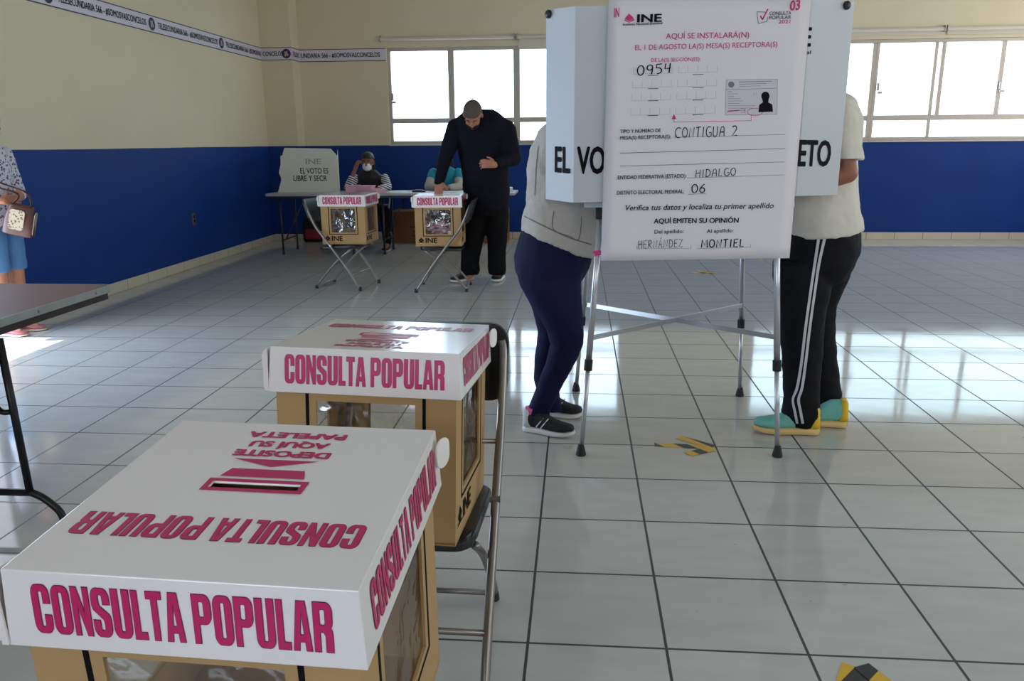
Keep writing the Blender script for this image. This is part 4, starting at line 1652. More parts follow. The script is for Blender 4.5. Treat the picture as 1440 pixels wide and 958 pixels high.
def hand(bm, wrist, direction, palm_n, side=1, curl=.35, k=1.0):
    """five separate fingers; direction wrist->fingers, palm_n = palm normal, side=+1 thumb on cross(direction,palm_n)"""
    d = V(direction).normalized()
    n = V(palm_n)
    n = (n - d * n.dot(d)).normalized()
    s = d.cross(n) * side
    w = V(wrist)
    for q in (-.028, -.010, .010, .028):
        capsule(bm, w + s * q * .7 * k, .015 * k, w + d * .085 * k + s * q * k, .013 * k, 10)
    lens = (.062, .078, .084, .074)     # little .. index
    for i, q in enumerate((-.034, -.0115, .0115, .034)):
        p = w + d * .088 * k + s * q * k
        ang = curl * .5
        L = lens[i] * k
        r = (.0078, .0088, .0092, .009)[i] * k
        for f, kk in ((.45, 1), (.32, .9), (.23, .82)):
            dir_ = (d * math.cos(ang) + n * math.sin(ang) + s * (q * 1.2)).normalized()
            p2 = p + dir_ * L * f
            capsule(bm, p, r * kk, p2, r * kk * .93, 10)
            p = p2
            ang += curl
    p = w + d * .022 * k + s * .030 * k
    dir_ = (d * .62 + s * .68 + n * .35).normalized()
    p2 = p + dir_ * .042 * k
    capsule(bm, p, .0135 * k, p2, .0105 * k, 10)
    dir_ = (d * .85 + s * .35 + n * .45).normalized()
    capsule(bm, p2, .0102 * k, p2 + dir_ * .032 * k, .0085 * k, 10)


class Head:
    def __init__(s, c, f, u=(0, 0, 1), k=1.0):
        s.c = V(c)
        s.f = V(f).normalized()
        u = V(u)
        s.u = (u - s.f * u.dot(s.f)).normalized()
        s.r = s.f.cross(s.u)
        s.k = k

    def p(s, f, r, u):
        return s.c + (s.f * f + s.r * r + s.u * u) * s.k

    def build(s, bm):
        k = s.k
        ellipsoid(bm, s.p(-.012, 0, .03), s.r * .077 * k, s.f * .098 * k, s.u * .092 * k)
        ellipsoid(bm, s.p(.028, 0, -.035), s.r * .060 * k, s.f * .066 * k, s.u * .078 * k)
        capsule(bm, s.p(.058, -.018, -.085), .022 * k, s.p(.058, .018, -.085), .022 * k)
        chain(bm, [(s.p(.088, 0, .022), .010 * k), (s.p(.104, 0, -.012), .0135 * k), (s.p(.100, 0, -.022), .014 * k)])
        for q in (-1, 1):
            capsule(bm, s.p(.094, q * .012, -.022), .009 * k, s.p(.09, q * .014, -.022), .009 * k, 8)
            ellipsoid(bm, s.p(-.005, q * .080, -.008), s.r * .010 * k, s.f * .018 * k, s.u * .031 * k, 10, 6)
            ellipsoid(bm, s.p(.062, q * .040, -.022), s.r * .022 * k, s.f * .022 * k, s.u * .018 * k, 10, 6)
            capsule(bm, s.p(.080, q * .018, .033), .012 * k, s.p(.070, q * .050, .030), .011 * k, 10)
        capsule(bm, s.p(.087, -.020, -.052), .009 * k, s.p(.087, .020, -.052), .009 * k, 10)
        capsule(bm, s.p(.085, -.016, -.062), .009 * k, s.p(.085, .016, -.062), .009 * k, 10)

    def details(s, root, hair_mat, style='short', lids=None):
        k = s.k
        for q in (-1, 1):
            bm = NB()
            ellipsoid(bm, s.p(.0795, q * .032, .012), s.r * .013 * k, s.f * .009 * k, s.u * .0075 * k, 12, 8)
            e = obj('eyelid' if lids else 'eye', bm, lids or mat('eye_white', (190, 180, 172), .3), root, True, smooth=True)
            bm = NB()
            ellipsoid(bm, s.p(.0870, q * .032, .012), s.r * .006 * k, s.f * .0025 * k, s.u * .006 * k, 12, 6)
            if lids:
                bm.free()
            else:
                obj('iris', bm, M_EYE, e, True, smooth=True)
            bm = NB()
            tube(bm, [s.p(.0945, q * .016, .040), s.p(.0885, q * .034, .046), s.p(.0745, q * .052, .040)], [.0035 * k, .0045 * k, .002 * k], 8)
            obj('eyebrow', bm, hair_mat, root, True, smooth=True)
        bm = NB()
        tube(bm, [s.p(.092, -.024, -.057), s.p(.0985, -.008, -.0555), s.p(.0985, .008, -.0555), s.p(.092, .024, -.057)], [.003 * k, .0055 * k, .0055 * k, .003 * k], 8)
        obj('lips', bm, mat('lips', (140, 74, 70), .5), root, True, smooth=True)
        # hair: shell over the skull, open at the face
        bm = NB()
        bmesh.ops.create_icosphere(bm, subdivisions=5, radius=1.0)
        cut = []
        for f in bm.faces:
            c = f.calc_center_median()      # x=right y=fwd z=up
            hl = .44 + .10 * (abs(c.x) ** 2)
            low = -.62 if style == 'short' else -.8
            if (c.y > .18 and c.z < hl - .25 * abs(c.x)) or c.z < low or (abs(c.x) > .62 and c.y > -.12 and c.z < .16):
                cut.append(f)
        bmesh.ops.delete(bm, geom=cut, context='FACES')
        thick = 1.055 if style == 'short' else 1.12
        for v in bm.verts:
            c = v.co.copy()
            nn = 1 + .018 * noise.noise(c * 7)
            v.co = s.p(-.012 + c.y * .098 * thick * nn, c.x * .077 * thick * nn, .03 + c.z * .092 * thick * nn)
        obj('hair', bm, hair_mat, root, True, smooth=True, solid=.008, off=-.5)
        if style == 'long':
            bm = NB()
            rings = []
            for z, a, b, fo in ((.06, .078, .05, -.06), (-.03, .084, .05, -.07), (-.11, .082, .042, -.075), (-.18, .07, .03, -.085), (-.22, .04, .02, -.09)):
                rings.append((s.p(fo, 0, z), s.r * a * k, s.f * b * k))
            loft(bm, rings, 20)
            obj('hair', bm, hair_mat, root, True, smooth=True)
        elif style == 'bun':
            bm = NB()
            ellipsoid(bm, s.p(-.125, 0, .06), s.r * .045, s.f * .04, s.u * .045)
            obj('hair', bm, hair_mat, root, True, smooth=True)


def shoe(root, heel, toe, z0, parts, width=.095, height=.085, sole_h=.026, rise=.012, stripes=None, collar=None, back=None):
    """parts: (upper material, sole material)"""
    heel, toe = V((heel[0], heel[1], z0)), V((toe[0], toe[1], z0))
    d = (toe - heel)
    L = d.length
    d.normalize()
    n = V((-d.y, d.x, 0))
    up = V((0, 0, 1))
    hw = width / 2
    prof = [(0.0, .30, .70), (.02, .60, .92), (.10, .72, 1.0), (.22, .68, .98), (.34, .70, .96), (.46, .80, .78), (.60, .95, .58), (.76, 1.0, .44), (.88, .90, .36), (.96, .62, .28), (1.0, .25, .16)]
    bm = NB()
    rings = []
    for u, w, h in prof:
        hh = h * height
        zb = sole_h * .7 + rise * max(0, (u - .6) / .4) ** 2
        rings.append((heel + d * (u * L) + up * (zb + hh / 2), n * (w * hw), up * (hh / 2)))
    loft(bm, rings, 20, 2.5)
    upper = obj('shoe', bm, parts[0], root, True, smooth=True)
    bm = NB()
    rings = []
    for u, w, h in [(-.012, .35, 0)] + [(a, b, c) for a, b, c in prof] + [(1.015, .2, 0)]:
        zb = rise * max(0, (u - .6) / .4) ** 2 + (.006 if u < 0 else 0)
        th = sole_h * (1.0 if u < .6 else 1.0 - .35 * (u - .6) / .4)
        rings.append((heel + d * (u * L) + up * (zb + th / 2 + .0005), n * (min(1.06, w + .12) * hw), up * (th / 2)))
    loft(bm, rings, 20, 4)
    obj('sole', bm, parts[1], upper, True, smooth=True)
    if stripes:
        for k in range(stripes[1]):
            for sg in (-1, 1):
                bm = NB()
                u0 = .30 + .10 * k
                pts = []
                for f in range(6):
                    uu = u0 + .14 * f / 5
                    zz = sole_h + .006 + (.048) * f / 5
                    w = .76 - .02 * f + (uu - .3) * .5
                    pts.append(heel + d * (uu * L) + n * (sg * hw * min(w, .93) * (1 - .28 * (f / 5) ** 2)) + up * zz)
                tube(bm, pts, .0062, 6, True, .5)
                obj('stripe', bm, stripes[0], upper, True, smooth=True)
    if collar:
        bm = NB()
        loft(bm, [(heel + d * (.17 * L) + up * (height + sole_h * .5 + z), d * .036, n * .029) for z in (-.03, .0, .014)], 18)
        obj('sock', bm, collar, upper, True, smooth=True)
    if back:
        bm = NB()
        loft(bm, [(heel + d * (.085 * L) + up * (sole_h + z), d * (.075 * L + a), n * (hw * (.74 + a * 3))) for z, a in ((.0, .008), (.03, .006), (height * .75, .003), (height * .9, -.004))], 20, 2.5)
        obj('heel_counter', bm, back, upper, True, smooth=True)
    return upper


def person(base, bm, voxel, m, label, smooth=3):
    """top-level continuous body mesh with its origin at the feet"""
    o = remesh('person', bm, voxel, smooth, m)
    o.data.transform(Matrix.Translation(-V(base)))
    o.matrix_basis = Matrix.Translation(base)
    return tag(o, label, 'person')


# ---------------------------------------------------------------- woman at the booth (left)
YW = 1.75
M_KNIT = mat('light_grey_knit', (186, 180, 172), .9, var=.05, scale=40, bump=.35, bscale=90)
M_NAVYP = mat('navy_stretch_trousers', (17, 18, 56), .75, spec=.2, bump=.12, bscale=50)
ank_n, ank_f = at(757, 580, 1.68), at(777, 572, 1.86)
kn_n, kn_f = at(795, 478, 1.65), at(774, 490, 1.86)
hip_n, hip_f = at(766, 375, 1.67), at(782, 375, 1.84)
pel, chest, nk = at(778, 345, YW), at(798, 225, YW), at(822, 168, YW)
hd = Head(at(846, 128, YW), V((.88, -.08, -.42)))
shN, shF = at(806, 186, 1.60), at(806, 186, 1.90)
elN, elF = V((.20, 1.585, 1.13)), V((.22, 1.94, 1.13))
wrN, wrF = V((.42, 1.63, 1.15)), V((.43, 1.92, 1.15))
heelN, toeN = onz(737, 608) + V((0, .032, 0)), onz(803, 619) + V((.01, .032, 0))
heelF, toeF = onz(762, 586) + V((0, .03, 0)), onz(818, 591) + V((0, .03, 0))
bm = NB()
hd.build(bm)
chain(bm, [(hd.p(-.02, 0, -.06), .055), (nk, .056), (chest, .11), (pel, .12)])
for hp, kn, an, he, to in ((hip_n, kn_n, ank_n, heelN, toeN), (hip_f, kn_f, ank_f, heelF, toeF)):
    chain(bm, [(pel, .09), (hp, .062), (kn, .040), (an, .028)])
    chain(bm, [(an, .026), (V(he) * .75 + V(to) * .25 + V((0, 0, .05)), .022), (V(he) * .35 + V(to) * .65 + V((0, 0, .04)), .014)])
for sh, e, w, sd in ((shN, elN, wrN, 1), (shF, elF, wrF, -1)):
    chain(bm, [(chest + V((0, (sh.y - YW) * .4, .06)), .07), (sh, .048), (e, .038), (w, .026)])
    hand(bm, w, V((1, 0, -.15)), V((0, 0, -1)), -sd, .35, .92)
PW = person((.02, 1.75, 0), bm, .0065, M_SKIN, 'person in light grey cardigan and navy trousers standing left of the voting booth')
hd.details(PW, M_HAIR, 'long')
bm = NB()
loft(bm, [rg((733, 322), (838, 364), YW, .165), rg((733, 306), (843, 342), YW, .172), rg((740, 285), (843, 312), YW, .165), rg((741, 262), (841, 284), YW, .155), rg((741, 238), (841, 256), YW, .158), rg((746, 208), (842, 222), YW, .17), rg((758, 183), (846, 193), YW, .18), rg((778, 165), (846, 172), YW, .15), rg((800, 152), (842, 160), YW, .09)], 28)
for sh, e, w in ((shN, elN, wrN), (shF, elF, wrF)):
    chain(bm, [(sh + V((-.01, 0, -.01)), .066), (e, .052), (e.lerp(w, .85), .040)])
card = remesh('cardigan', bm, .010, 4, M_KNIT, PW, .022, .07)
bm = NB()
bvh = BVHTree.FromObject(card, bpy.context.evaluated_depsgraph_get())


def conform(surf, root, pts, width, name, m, Ystart=.5, lift=.003, parent=None):
    """ribbon following pixels pts on the surface that the viewer meets first"""
    base = root.matrix_basis.translation
    dg = bpy.context.evaluated_depsgraph_get()
    t_ = BVHTree.FromObject(surf, dg)
    P = []
    for px, py in pts:
        d = ray(px, py).normalized()
        hit = t_.ray_cast(CAM - base, d)
        if hit[0] is not None:
            P.append((hit[0] + base, hit[1]))
    bm = NB()
    Lr = []
    for i, (p, n) in enumerate(P):
        t = (P[min(i + 1, len(P) - 1)][0] - P[max(0, i - 1)][0]).normalized()
        s = t.cross(n).normalized() * width / 2
        hits = []
        for q in (-1, 0, 1):
            pp = p + s * q
            h = t_.ray_cast(CAM - base, (pp - CAM).normalized())
            c = (h[0] + base) if h[0] is not None and (h[0] + base - pp).length < .03 else pp
            hits.append(bm.verts.new(c - (c - CAM).normalized() * lift))
        Lr.append(hits)
    for a, b in zip(Lr, Lr[1:]):
        for k in range(2):
            bm.faces.new((a[k], b[k], b[k + 1], a[k + 1]))
    return obj(name, bm, m, parent or surf, True, smooth=True)


def interp(pts, n=8):
    return [(p.x, p.y) for p in smooth_path([(x, y, 0) for x, y in pts], n)]


M_SEAM = mat('grey_knit_seam', (120, 112, 106), .9)
conform(card, PW, interp([(737, 304), (765, 318), (800, 334), (832, 344)]), .006, 'hem_seam', M_SEAM)
conform(card, PW, interp([(757, 205), (754, 235), (752, 275)]), .005, 'side_seam', M_SEAM)
conform(card, PW, interp([(779, 297), (778, 322), (800, 332), (814, 336), (818, 305)]), .004, 'pocket_seam', M_SEAM)
bm = NB()
loft(bm, [rg((737, 312), (833, 350), YW, .15), rg((728, 338), (832, 366), YW, .168), rg((723, 360), (828, 378), YW, .178), rg((724, 380), (822, 390), YW, .172), rg((736, 402), (812, 404), YW, .13)], 28)
loft(bm, [rg((724, 374), (820, 384), 1.68, .088), rg((731, 402), (818, 402), 1.66, .090), rg((750, 432), (819, 432), 1.65, .080), rg((768, 462), (821, 464), 1.65, .068), rg((774, 484), (821, 484), 1.65, .060), rg((766, 512), (810, 510), 1.66, .055), rg((756, 538), (795, 536), 1.67, .048), rg((748, 560), (782, 560), 1.67, .043), rg((741, 578), (774, 578), 1.68, .044), rg((738, 589), (773, 588), 1.68, .046), rg((740, 596), (771, 595), 1.68, .044)], 22)
loft(bm, [rg((726, 374), (815, 385), 1.84, .085), rg((734, 406), (808, 408), 1.84, .085), rg((749, 436), (804, 438), 1.85, .074), rg((756, 468), (800, 470), 1.85, .064), rg((752, 500), (788, 502), 1.86, .056), rg((750, 532), (783, 534), 1.86, .046), rg((757, 560), (789, 562), 1.86, .042), rg((764, 578), (793, 578), 1.86, .043)], 22)
remesh('trousers', bm, .009, 3, M_NAVYP, PW, .008, .06)
M_BLKMESH = mat('black_mesh_shoe', (20, 20, 26), .75, bump=.3, bscale=250)
M_WSOLE = mat('white_rubber_sole', (214, 212, 212), .55)
M_PINKS = mat('pink_sock', (222, 96, 150), .8, var=.2, scale=60)
for he, to in ((heelN, toeN), (heelF, toeF)):
    shoe(PW, he, to, 0, (M_BLKMESH, M_WSOLE), .092, .092, .030, .014, (M_WSOLE, 2), M_PINKS, M_WSOLE)

# ---------------------------------------------------------------- white-shirted voter (right)
YM = 1.86
M_TSHIRT = mat('white_cotton_shirt', (212, 206, 194), .85, var=.03, scale=20)
M_TRACK = mat('black_track_trousers', (11, 11, 17), .75, spec=.2, bump=.12, bscale=30)
ank_n, ank_f = at(1126, 590, 1.75), at(1160, 578, 1.92)
kn_n, kn_f = at(1128, 475, 1.76), at(1150, 470, 1.93)
hip_n, hip_f = at(1132, 365, 1.77), at(1160, 365, 1.94)
pel, chest, nk = at(1155, 335, YM), at(1150, 200, YM), at(1150, 140, YM)
hd = Head(at(1128, 100, YM), V((-.9, -.05, -.36)))
shN, shF = at(1180, 162, 1.66), at(1172, 160, 2.04)
elN, elF = at(1192, 244, 1.63), V((1.26, 2.1, 1.14))
wrN, wrF = V((1.02, 1.60, 1.145)), V((1.0, 2.05, 1.15))
heelN, toeN = onz(1154, 615) + V((0, .045, 0)), onz(1062, 611) + V((0, .04, 0))
heelF, toeF = onz(1194, 605) + V((0, .045, 0)), onz(1122, 600) + V((0, .045, 0))
bm = NB()
hd.build(bm)
chain(bm, [(hd.p(-.02, 0, -.06), .06), (nk, .062), (chest, .11), (pel, .08)])
for hp, kn, an, he, to in ((hip_n, kn_n, ank_n, heelN, toeN), (hip_f, kn_f, ank_f, heelF, toeF)):
    chain(bm, [(pel, .08), (hp, .06), (kn, .046), (an, .034)])
    chain(bm, [(an, .036), (V(he) * .75 + V(to) * .25 + V((0, 0, .05)), .026), (V(he) * .35 + V(to) * .65 + V((0, 0, .04)), .014)])
for sh, e, w, sd in ((shN, elN, wrN, -1), (shF, elF, wrF, 1)):
    chain(bm, [(chest + V((0, (sh.y - YM) * .4, .10)), .08), (sh, .040), (e, .042), (e.lerp(w, .4), .042), (w, .029)])
    hand(bm, w, V((-1, .05, -.12)), V((0, 0, -1)), -sd, .35, 1.0)
PM = person((1.2, 1.83, 0), bm, .0065, M_SKIN2, 'person in white shirt and black striped track trousers, right of the voting booth')
hd.details(PM, M_HAIR, 'short')
bm = NB()
loft(bm, [rg((1102, 334), (1212, 324), YM, .185), rg((1098, 312), (1211, 308), YM, .19), rg((1096, 285), (1206, 282), YM, .19), rg((1095, 255), (1203, 253), YM, .185), rg((1097, 222), (1205, 222), YM, .195), rg((1102, 190), (1210, 190), YM, .215), rg((1110, 165), (1209, 163), YM, .22), rg((1124, 145), (1200, 142), YM, .19), rg((1136, 133), (1186, 130), YM, .11)], 28)
chain(bm, [(shN + V((.005, .02, -.01)), .075), (shN.lerp(elN, .45), .070)])
loft(bm, [(shN.lerp(elN, f), V((w, 0, 0)), V((0, w, 0))) for f, w in ((.25, .072), (.5, .073), (.76, .070))], 20)
chain(bm, [(shF, .075), (shF.lerp(elF, .6), .066)])
remesh('shirt', bm, .010, 3, M_TSHIRT, PM, .020, .08)
bm = NB()
loft(bm, [rg((1104, 318), (1207, 314), YM, .165), rg((1096, 336), (1209, 334), YM, .172), rg((1092, 356), (1207, 354), YM, .175), rg((1090, 374), (1200, 372), YM, .172), rg((1096, 396), (1188, 394), YM, .14)], 28)
loft(bm, [rg((1087, 366), (1172, 372), 1.785, .088), rg((1086, 388), (1172, 390), 1.775, .092), rg((1093, 430), (1163, 430), 1.76, .09), rg((1097, 475), (1158, 475), 1.76, .082), rg((1100, 520), (1155, 520), 1.76, .08), rg((1103, 556), (1152, 556), 1.745, .078), rg((1099, 580), (1154, 582), 1.74, .082), rg((1101, 589), (1152, 591), 1.75, .076), rg((1106, 597), (1148, 599), 1.752, .070)], 22)
loft(bm, [rg((1117, 366), (1200, 364), 1.93, .088), rg((1118, 388), (1196, 386), 1.94, .092), rg((1124, 428), (1176, 428), 1.94, .09), rg((1126, 475), (1174, 475), 1.93, .082), rg((1128, 520), (1179, 520), 1.93, .08), rg((1132, 552), (1183, 552), 1.93, .078), rg((1140, 574), (1180, 574), 1.93, .072), rg((1143, 584), (1178, 582), 1.93, .068), rg((1146, 592), (1174, 590), 1.93, .062)], 22)
trk = remesh('track_trousers', bm, .009, 3, M_TRACK, PM, .014, .07)
M_WSTR = mat('white_trouser_stripe', (196, 194, 200), .7)
conform(trk, PM, interp([(1152, 330), (1146, 370), (1140, 410), (1133, 460), (1127, 510), (1121, 545), (1115, 562), (1118, 580), (1121, 596)]), .012, 'side_stripe', M_WSTR)
conform(trk, PM, interp([(1161, 330), (1152, 370), (1146, 410), (1139, 460), (1133, 510), (1128, 545), (1123, 562), (1126, 580), (1129, 596)]), .012, 'side_stripe', M_WSTR)
M_TEAL = mat('turquoise_mesh_shoe', (112, 184, 172), .75, bump=.25, bscale=200)
M_YEL = mat('yellow_shoe_heel', (222, 184, 40), .7)
M_TANS = mat('yellow_tan_sole', (214, 184, 124), .55, var=.08)
for he, to in ((heelN, toeN), (heelF, toeF)):
    shoe(PM, he, to, 0, (M_TEAL, M_TANS), .102, .112, .036, .014, None, None, M_YEL)

# ---------------------------------------------------------------- bent man at the far box
YS_ = 5.86
M_JKT = mat('black_navy_jacket', (17, 18, 28), .8, spec=.15, bump=.15, bscale=25)
M_BLKP = mat('black_trousers', (12, 12, 16), .8, spec=.15, bump=.12, bscale=25)
ankL, ankR = at(661, 388, 5.90), at(699, 388, 5.90)
knL, knR = at(664, 335, 5.84), at(699, 335, 5.84)
hipL, hipR = at(670, 283, 5.88), at(701, 283, 5.88)
pel, chest, nk = at(685, 272, 5.90), at(680, 205, 5.84), at(668, 172, 5.74)
hd = Head(at(665, 162, 5.60), V((-.05, -.55, -.83)), (0, -.83, .55), 1.06)
shL, shR = at(640, 180, 5.78), at(712, 182, 5.80)
elL, elR = at(626, 222, 5.70), at(722, 222, 5.74)
wrL, wrR = at(618, 256, 5.60), at(697, 231, 5.52)
heL, toL = V(onz(664, 393)), V(onz(637, 398))
heR, toR = V(onz(706, 391)), V(onz(690, 401.5))
bm = NB()
hd.build(bm)
chain(bm, [(hd.p(-.02, 0, -.06), .062), (nk, .066), (chest, .14), (pel, .13)])
for hp, kn, an, he, to in ((hipL, knL, ankL, heL, toL), (hipR, knR, ankR, heR, toR)):
    chain(bm, [(pel, .09), (hp, .065), (kn, .05), (an, .034)])
    chain(bm, [(an, .032), (he + (to - he).normalized() * .08 + V((0, 0, .055)), .026), (he + (to - he).normalized() * .17 + V((0, 0, .04)), .014)])
for sh, e, w in ((shL, elL, wrL), (shR, elR, wrR)):
    chain(bm, [(chest + V(((sh.x - chest.x) * .4, 0, .10)), .08), (sh, .06), (e, .046), (w, .030)])
hand(bm, wrL, V((.0, -.45, -.55)), V((.1, .3, -1)), 1, .30, 1.05)
hand(bm, wrR, V((-1, -.15, .06)), V((0, .8, -.3)), -1, .65, 1.05)
PS = person((-.8, 5.88, 0), bm, .0065, M_SKIN, 'person in black jacket and trousers bending his head over the far ballot box')
hd.details(PS, M_HAIRG, 'short', M_SKIN)
bm = NB()
ellipsoid(bm, hd.p(.045, 0, -.055), hd.r * .062, hd.f * .062, hd.u * .05)
obj('face_mask', bm, mat('black_cloth_mask', (20, 20, 24), .8), PS, True, smooth=True)
bm = NB()
loft(bm, [rg((653, 296), (716, 295), 5.88, .15), rg((652, 276), (717, 275), 5.88, .16), rg((650, 250), (716, 250), 5.87, .165), rg((647, 225), (716, 225), 5.86, .165), rg((640, 203), (719, 204), 5.84, .165), rg((634, 185), (722, 187), 5.81, .16), rg((638, 170), (717, 171), 5.79, .14), rg((648, 160), (704, 160), 5.78, .11), rg((656, 154), (694, 154), 5.78, .085)], 28)
chain(bm, [(shL, .085), (elL, .070), (wrL, .045)])
chain(bm, [(shR, .09), (elR, .080), (wrR.lerp(elR, .12), .048)])
remesh('jacket', bm, .011, 4, M_JKT, PS, .018, .09)
bm = NB()
loft(bm, [rg((656, 278), (715, 277), 5.89, .135), rg((654, 292), (716, 291), 5.89, .145), rg((655, 304), (715, 303), 5.88, .13)], 24)
loft(bm, [rg((654, 290), (688, 292), 5.88, .11), rg((652, 315), (685, 316), 5.86, .10), rg((650, 340), (680, 340), 5.85, .09), rg((648, 365), (674, 365), 5.88, .085), rg((648, 380), (675, 380), 5.90, .085), rg((650, 386), (673, 386), 5.91, .075)], 22)
loft(bm, [rg((684, 290), (716, 290), 5.88, .11), rg((684, 315), (715, 316), 5.86, .10), rg((685, 340), (713, 340), 5.85, .09), rg((686, 365), (711, 365), 5.88, .085), rg((686, 380), (712, 380), 5.90, .085), rg((688, 386), (710, 386), 5.91, .075)], 22)
remesh('trousers', bm, .010, 3, M_BLKP, PS, .014, .08)
for he, to in ((heL, toL), (heR, toR)):
    d = (to - he).normalized()
    shoe(PS, he, he + d * .29, 0, (M_BLKMESH, M_WSOLE), .10, .09, .03, .012, (M_WSOLE, 1))

# sheet lying on the far ballot box under his hand, and the card he holds
pad(-1.10, 5.56, .8850, .24, .16, .004, .15, M_WHP, 'ballot_sheet', 'white ballot sheet lying on the far box under the bent man\'s hand', 'paper')


# ---------------------------------------------------------------- seated people
def seated(tag_label, hx, hy, yh, torso, skin, hair, style, hood=None):
    pass


YP = 8.62
hd = Head(at(517, 228, 8.50), V((.05, -.96, -.26)), (0.06, 0, 1), .98)
nk, chest, pel = at(519, 246, 8.56), at(520, 268, 8.62), V((at(520, 268, 8.66).x, 8.68, .50))
shL, shR = at(500, 251, 8.56), at(541, 251, 8.58)
elL, elR = V((at(489, 266, 8.30).x, 8.30, .80)), at(546, 270, 8.42)
elR.z = .80
wrL, wrR = at(499, 240, 8.33), V((at(532, 268, 8.2).x, 8.20, .79))
hips = [V((pel.x - .09, 8.66, .49)), V((pel.x + .09, 8.66, .49))]
knees = [V((pel.x - .12, 8.26, .50)), V((at(540, 290, 8.2).x, 8.22, .50))]
anks = [V((pel.x - .14, 8.35, .09)), V((at(544, 340, 8.15).x, 8.17, .09))]
bm = NB()
hd.build(bm)
chain(bm, [(hd.p(-.02, 0, -.06), .05), (nk, .052), (chest, .11), (pel, .12)])
for hp, kn, an in zip(hips, knees, anks):
    chain(bm, [(pel, .10), (hp, .075), (kn, .052), (an, .036), (an + V((0, -.13, -.045)), .028)])
for sh, e, w in ((shL, elL, wrL), (shR, elR, wrR)):
    chain(bm, [(chest + V(((sh.x - chest.x) * .4, 0, .07)), .07), (sh, .048), (e, .036), (w, .026)])
hand(bm, wrL, V((.38, -.05, .9)), V((.6, .7, -.2)), 1, .5, .95)
hand(bm, wrR, V((-.7, -.6, -.1)), V((0, 0, -1)), 1, .3, .95)
P1 = person((pel.x, 8.5, 0), bm, .0065, M_SKIN2, 'seated person in black vest and striped sleeves, white mask, hand at forehead')
hd.details(P1, M_HAIR, 'long')
bm = NB()
ellipsoid(bm, hd.p(.060, 0, -.045), hd.r * .060, hd.f * .056, hd.u * .056)
msk = obj('face_mask', bm, mat('white_mask', (226, 226, 228), .7), P1, True, smooth=True)
for q in (-1, 1):
    bm = NB()
    tube(bm, [hd.p(.055, q * .058, -.03), hd.p(.0, q * .083, -.005)], .002, 6)
    obj('ear_loop', bm, mat('white_mask', (226, 226, 228)), msk, True)
M_STR = stripe_material('striped_sleeve', (206, 206, 214), (36, 34, 48), (.35, .2, 1), 34, .5)
bm = NB()
loft(bm, [(V((pel.x, 8.68, .44)), V((.17, 0, 0)), V((0, .12, 0))), (V((pel.x, 8.66, .60)), V((.165, 0, 0)), V((0, .12, 0))), rg((499, 270), (541, 270), 8.64, .125), rg((497, 259), (543, 259), 8.61, .125), rg((499, 250), (541, 250), 8.58, .115), rg((505, 244), (534, 244), 8.57, .085), rg((509, 239), (529, 239), 8.56, .06)], 26)
remesh('vest', bm, .010, 3, mat('black_quilted_vest', (24, 23, 29), .7, bump=.2, bscale=30), P1, .012, .06)
for sh, e, w in ((shL, elL, elL.lerp(wrL, .55)), (shR, elR, elR.lerp(wrR, .8))):
    bm = NB()
    chain(bm, [(sh, .062), (e, .050), (w, .042)])
    remesh('sleeve', bm, .009, 3, M_STR, P1, .008, .06)
for hp, kn, an in zip(hips, knees, anks):
    bm = NB()
    chain(bm, [(hp, .095), (kn, .072), (an + V((0, 0, .03)), .055)])
    remesh('trouser_leg', bm, .011, 3, M_BLKP, P1, .01, .08)
    shoe(P1, an + V((0, .06, 0)), an + V((0, -.19, 0)), 0, (mat('black_boot', (26, 24, 26), .5), mat('pale_sole', (170, 168, 170), .6)), .09, .085, .026)
chair_p = copy_tree(CH2)
chair_p.matrix_basis = Matrix.Translation((pel.x, 8.68, 0))
chair_p['label'] = 'folding chair the masked person in striped sleeves sits on'

# second seated person, behind the bent man
xq = at(627, 240, 8.62).x
hd = Head(V((xq + .02, 8.50, 1.16)), V((-.1, -.95, -.32)), (0, 0, 1), .98)
nk, chest, pel = V((xq + .01, 8.58, 1.03)), V((xq, 8.62, .86)), V((xq, 8.68, .50))
shL, shR = V((xq - .16, 8.58, .97)), V((xq + .17, 8.58, .97))
elL, elR = V((xq - .20, 8.40, .80)), V((xq + .20, 8.40, .80))
wrL, wrR = V((xq - .02, 8.25, .80)), V((xq + .08, 8.22, .80))
hips = [V((xq - .09, 8.66, .49)), V((xq + .09, 8.66, .49))]
knees = [V((xq - .12, 8.26, .50)), V((xq + .12, 8.26, .50))]
anks = [V((xq - .12, 8.36, .09)), V((xq + .12, 8.36, .09))]
bm = NB()
hd.build(bm)
chain(bm, [(hd.p(-.02, 0, -.06), .05), (nk, .052), (chest, .11), (pel, .12)])
for hp, kn, an in zip(hips, knees, anks):
    chain(bm, [(pel, .10), (hp, .075), (kn, .052), (an, .036), (an + V((0, -.13, -.045)), .028)])
for sh, e, w, q in ((shL, elL, wrL, 1), (shR, elR, wrR, -1)):
    chain(bm, [(chest + V(((sh.x - chest.x) * .4, 0, .07)), .07), (sh, .048), (e, .036), (w, .026)])
    hand(bm, w, V((q * .6, -.7, -.08)), V((0, 0, -1)), -q, .3, .92)
P2 = person((xq, 8.5, 0), bm, .0065, M_SKIN2, 'person in teal and grey top seated at the far table behind the bent man')
hd.details(P2, M_HAIR, 'long')
bm = NB()
ellipsoid(bm, hd.p(.060, 0, -.045), hd.r * .060, hd.f * .056, hd.u * .056)
obj('face_mask', bm, mat('pale_blue_mask', (196, 208, 216), .7), P2, True, smooth=True)
bm = NB()
